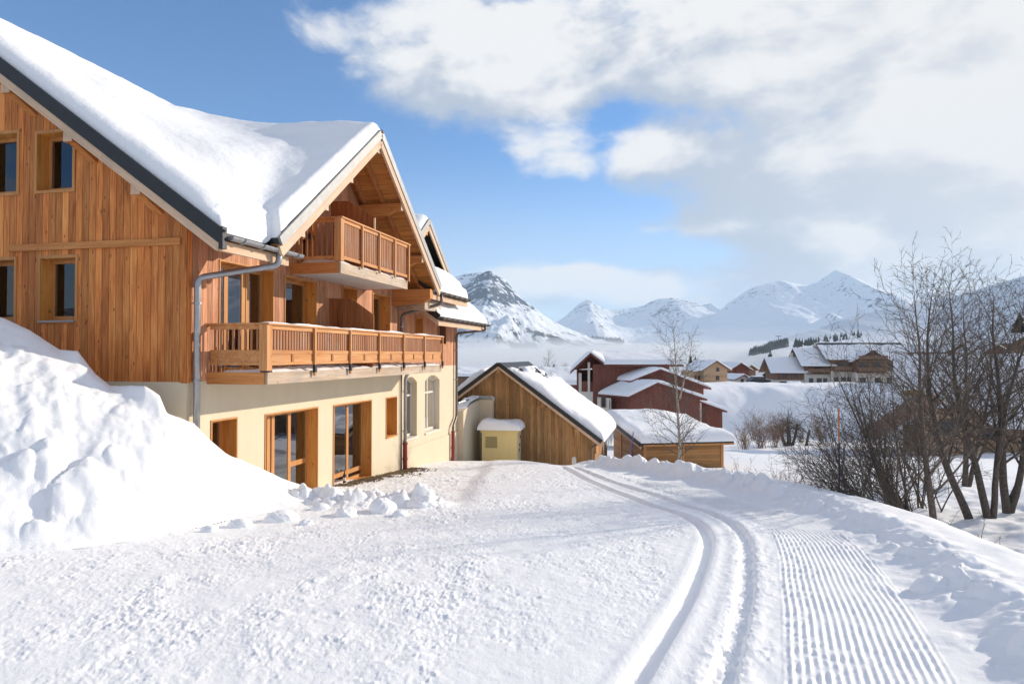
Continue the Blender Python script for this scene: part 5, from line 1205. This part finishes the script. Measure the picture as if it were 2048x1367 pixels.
# ================================================================== AIR, SKY, LIGHT, CAMERA
SUN_AZ, SUN_EL = R(62), R(19)
def vol_mat(name, col, dens, aniso=.0):
    m = bpy.data.materials.new(name); m.use_nodes = True; t = m.node_tree; t.nodes.clear()
    o = t.nodes.new('ShaderNodeOutputMaterial'); v = t.nodes.new('ShaderNodeVolumePrincipled')
    v.inputs['Color'].default_value = (*col, 1); v.inputs['Density'].default_value = dens; v.inputs['Anisotropy'].default_value = aniso
    t.links.new(v.outputs[0], o.inputs['Volume']); return m
hz = MB().box(-7000, 9000, -60, 11500, -320, 1050).build('haze', vol_mat('haze_air', (.66,.83,1.), 7.5e-5, .0))
tag(hz, 'thin blue winter haze filling the valley', kind='stuff')
def fog_bank(label, x0, x1, y0, y1, z0, ztop, amp, dens, seed, edge=.18):
    n = 90; xs = np.linspace(x0, x1, n); ys = np.linspace(y0, y1, n); X, Y = np.meshgrid(xs, ys)
    a = (X-x0)/(x1-x0); b = (Y-y0)/(y1-y0); ed = np.minimum(np.minimum(a, 1-a), np.minimum(b, 1-b)); w = sst(0, edge, ed)
    Zt = z0+1+(ztop-z0)*w**.7+amp*w*fbm(X/500., Y/500., seed, 5)
    # closed shell: top sheet and flat floor
    co = np.concatenate([np.stack([X,Y,Zt], -1).reshape(-1,3), np.stack([X,Y,np.full_like(X,z0)], -1).reshape(-1,3)])
    i = np.arange(n*n).reshape(n,n); q = np.stack([i[:-1,:-1], i[:-1,1:], i[1:,1:], i[1:,:-1]], -1).reshape(-1,4)
    fs = [tuple(f) for f in q.tolist()]+[tuple(k+n*n for k in reversed(f)) for f in q.tolist()]
    rim = list(i[0,:])+list(i[1:,-1])+list(i[-1,-2::-1])+list(i[-2:0:-1,0])
    for k in range(len(rim)): a_, b_ = int(rim[k]), int(rim[(k+1) % len(rim)]); fs.append((b_, a_, a_+n*n, b_+n*n))
    me = bpy.data.meshes.new('fog'); me.from_pydata([tuple(c) for c in co.tolist()], [], fs); me.materials.append(vol_mat('fog_air', (.93,.965,1.), dens))
    o = bpy.data.objects.new('fog', me); COL.objects.link(o); tag(o, label, kind='stuff'); return o
for i in range(5):
    fog_bank('white morning fog lying in the valley between village and mountains', -1500+i*60, 2600-i*120, 420+i*60, 3400-i*60, -300+i*3, -8+i*10, 22+i*4, [.006,.003,.002,.0013,.0008][i], 11+i*5)
world = bpy.data.worlds.new("World"); scene.world = world; world.use_nodes = True
w = NT.__new__(NT); w.t = world.node_tree; w.t.nodes.clear()
wo = w.n('ShaderNodeOutputWorld'); bg = w.n('ShaderNodeBackground'); w.t.links.new(bg.outputs[0], wo.inputs[0])
sky = w.n('ShaderNodeTexSky', sky_type='NISHITA'); sky.sun_disc = False; sky.sun_elevation = SUN_EL; sky.sun_rotation = SUN_AZ
sky.altitude = 1500; sky.air_density = 1.0; sky.dust_density = .25; sky.ozone_density = 3.
dv = w.n('ShaderNodeTexCoord').outputs['Generated']; dx, dy, dz = w.xyz(dv)[:3]
az = w.m('ARCTAN2', dx, dy); el = w.m('ARCSINE', dz)
def ae(u, v): a = math.atan((u-CX)/F); return a, math.atan((HZ-v)/F*math.cos(a))
def fb(a, e, sc=5.5, det=9, rough=.56, z=0.): return w.noise(w.vec(a, w.m('MULTIPLY', e, 1.55), z), sc, det, rough, .25)
def dens(a, e, lo=False):
    n = fb(a, e, det=4 if lo else 9)
    tot = None
    for (u, v, ru, rv, wt) in CLOUDS:
        a0, e0 = ae(u, v); q = w.m('ADD', w.m('POWER', w.m('ABSOLUTE', w.m('MULTIPLY', w.m('SUBTRACT', a, a0), F/ru)), 2.), w.m('POWER', w.m('ABSOLUTE', w.m('MULTIPLY', w.m('SUBTRACT', e, e0), F/rv)), 2.))
        g = w.m('MULTIPLY', w.m('EXPONENT', w.m('MULTIPLY', q, -1.)), wt); tot = g if tot is None else w.m('ADD', tot, g)
    return w.m('ADD', w.m('SUBTRACT', w.m('MULTIPLY', n, 1.7), 1.02), tot)
CLOUDS = [(1450,40,950,130,.62), (870,150,200,90,.42), (1080,190,220,60,.25), (640,40,90,50,.12), (1085,328,150,60,.46), (1280,295,62,50,.36), (1205,290,26,60,-.16), (1720,360,360,120,.60), (2200,250,450,420,.72), (1330,455,150,24,.30), (1660,490,130,24,.3), (1010,552,115,42,.42), (1180,545,90,46,.42), (1500,570,500,55,.34),
          (230,120,420,330,-.8), (900,400,170,75,-.5), (1060,445,120,45,-.5), (1230,515,260,24,-.3), (1230,232,170,26,-.27), (760,330,120,60,-.4), (1090,430,120,50,-.45), (960,320,50,50,-.3)]
def blob(lst):
    tot = None
    for (u, v, ru, rv, wt) in lst:
        a0, e0 = ae(u, v); q = w.m('ADD', w.m('POWER', w.m('ABSOLUTE', w.m('MULTIPLY', w.m('SUBTRACT', az, a0), F/ru)), 2.), w.m('POWER', w.m('ABSOLUTE', w.m('MULTIPLY', w.m('SUBTRACT', el, e0), F/rv)), 2.))
        g = w.m('MULTIPLY', w.m('EXPONENT', w.m('MULTIPLY', q, -1.)), wt); tot = g if tot is None else w.m('ADD', tot, g)
    return tot
deep = blob([(1360,385,170,90,.34), (1700,400,300,90,.30), (1560,235,260,60,.16), (1000,220,150,30,.14), (2000,430,200,60,.12), (1300,110,300,40,.12), (1985,170,200,160,-.4), (900,70,260,60,-.15), (1330,470,200,25,-.3), (1660,490,180,20,-.25), (1090,320,130,60,-.35), (1280,290,80,50,-.3)])
nf = w.noise(w.vec(az, w.m('MULTIPLY', el, 1.7), 3.), 13., 9, .66, .6)
nm = w.noise(w.vec(w.m('ADD', az, w.m('MULTIPLY', el, -.8)), w.m('MULTIPLY', el, 2.6), 7.), 6., 6, .58, .3)
out_ = w.m('MAXIMUM', w.step(w.m('ABSOLUTE', w.m('SUBTRACT', az, .05)), .85, 1.3), w.step(el, .62, .95))
d0 = w.m('ADD', w.m('ADD', dens(az, el), w.m('MULTIPLY', out_, .27)), w.m('MULTIPLY', w.m('SUBTRACT', nf, .5), .30)); d1_ = dens(w.m('ADD', az, .055), w.m('ADD', el, .045), True)
cov = w.step(d0, -.10, .34)
lit = w.step(w.m('ADD', w.m('SUBTRACT', w.m('SUBTRACT', dens(az, el, True), d1_), deep), w.m('ADD', w.m('MULTIPLY', w.m('SUBTRACT', nf, .5), .62), w.m('MULTIPLY', w.m('SUBTRACT', nm, .5), 1.25))), -.42, .22)
toward = w.step(w.m('SUBTRACT', az, w.m('MULTIPLY', el, -.2)), .2, .75)
ccol = w.mix(lit, (.53,.60,.72), (1.03,1.02,1.01))
ccol = w.mix(w.m('MULTIPLY', toward, .55), ccol, (1.0,.98,.95))
hor = w.m('SUBTRACT', 1., w.step(el, .02, .30))
sc_ = w.n("ShaderNodeVectorMath", {0: sky.outputs[0]}, operation='SCALE'); sc_.inputs['Scale'].default_value = 1.
CK = 5.7   # cloud radiance in the units of the sky texture
def scl(c, k):
    x = w.n('ShaderNodeVectorMath', {0: c}, operation='SCALE'); x.inputs['Scale'].default_value = k; return x.outputs[0]
base = w.mix(w.m('MULTIPLY', hor, .68), w.mix(1., sc_.outputs[0], (.56,.89,1.12), 'MULTIPLY'), (.80*CK,.86*CK,.93*CK))
col = w.mix(cov, base, scl(ccol, CK))
w.t.links.new(col, bg.inputs[0]); bg.inputs[1].default_value = .12
sun = bpy.data.lights.new('sun', 'SUN'); sun.energy = 4.3; sun.angle = R(.55); sun.color = (1., .89, .74)
so_ = bpy.data.objects.new('sun', sun); COL.objects.link(so_)
sd_ = Vector((math.sin(SUN_AZ)*math.cos(SUN_EL), math.cos(SUN_AZ)*math.cos(SUN_EL), math.sin(SUN_EL)))
so_.rotation_euler = sd_.to_track_quat('Z', 'Y').to_euler(); so_.location = (20, 5, 30)
cam = bpy.data.cameras.new('camera'); cam.sensor_width = 36.; cam.lens = F/2048*36; cam.clip_start = .1; cam.clip_end = 60000
co_ = bpy.data.objects.new('camera', cam); COL.objects.link(co_); co_.rotation_euler = (math.pi/2+PIT, 0, 0); scene.camera = co_
scene.view_settings.view_transform = 'Standard'; scene.view_settings.look = 'None'; scene.view_settings.gamma = 1.; scene.view_settings.use_curve_mapping = False
scene.view_settings.exposure = .40
scene.cycles.use_denoising = True; scene.cycles.max_bounces = 7; scene.cycles.diffuse_bounces = 3; scene.cycles.transparent_max_bounces = 12; scene.cycles.volume_bounces = 2
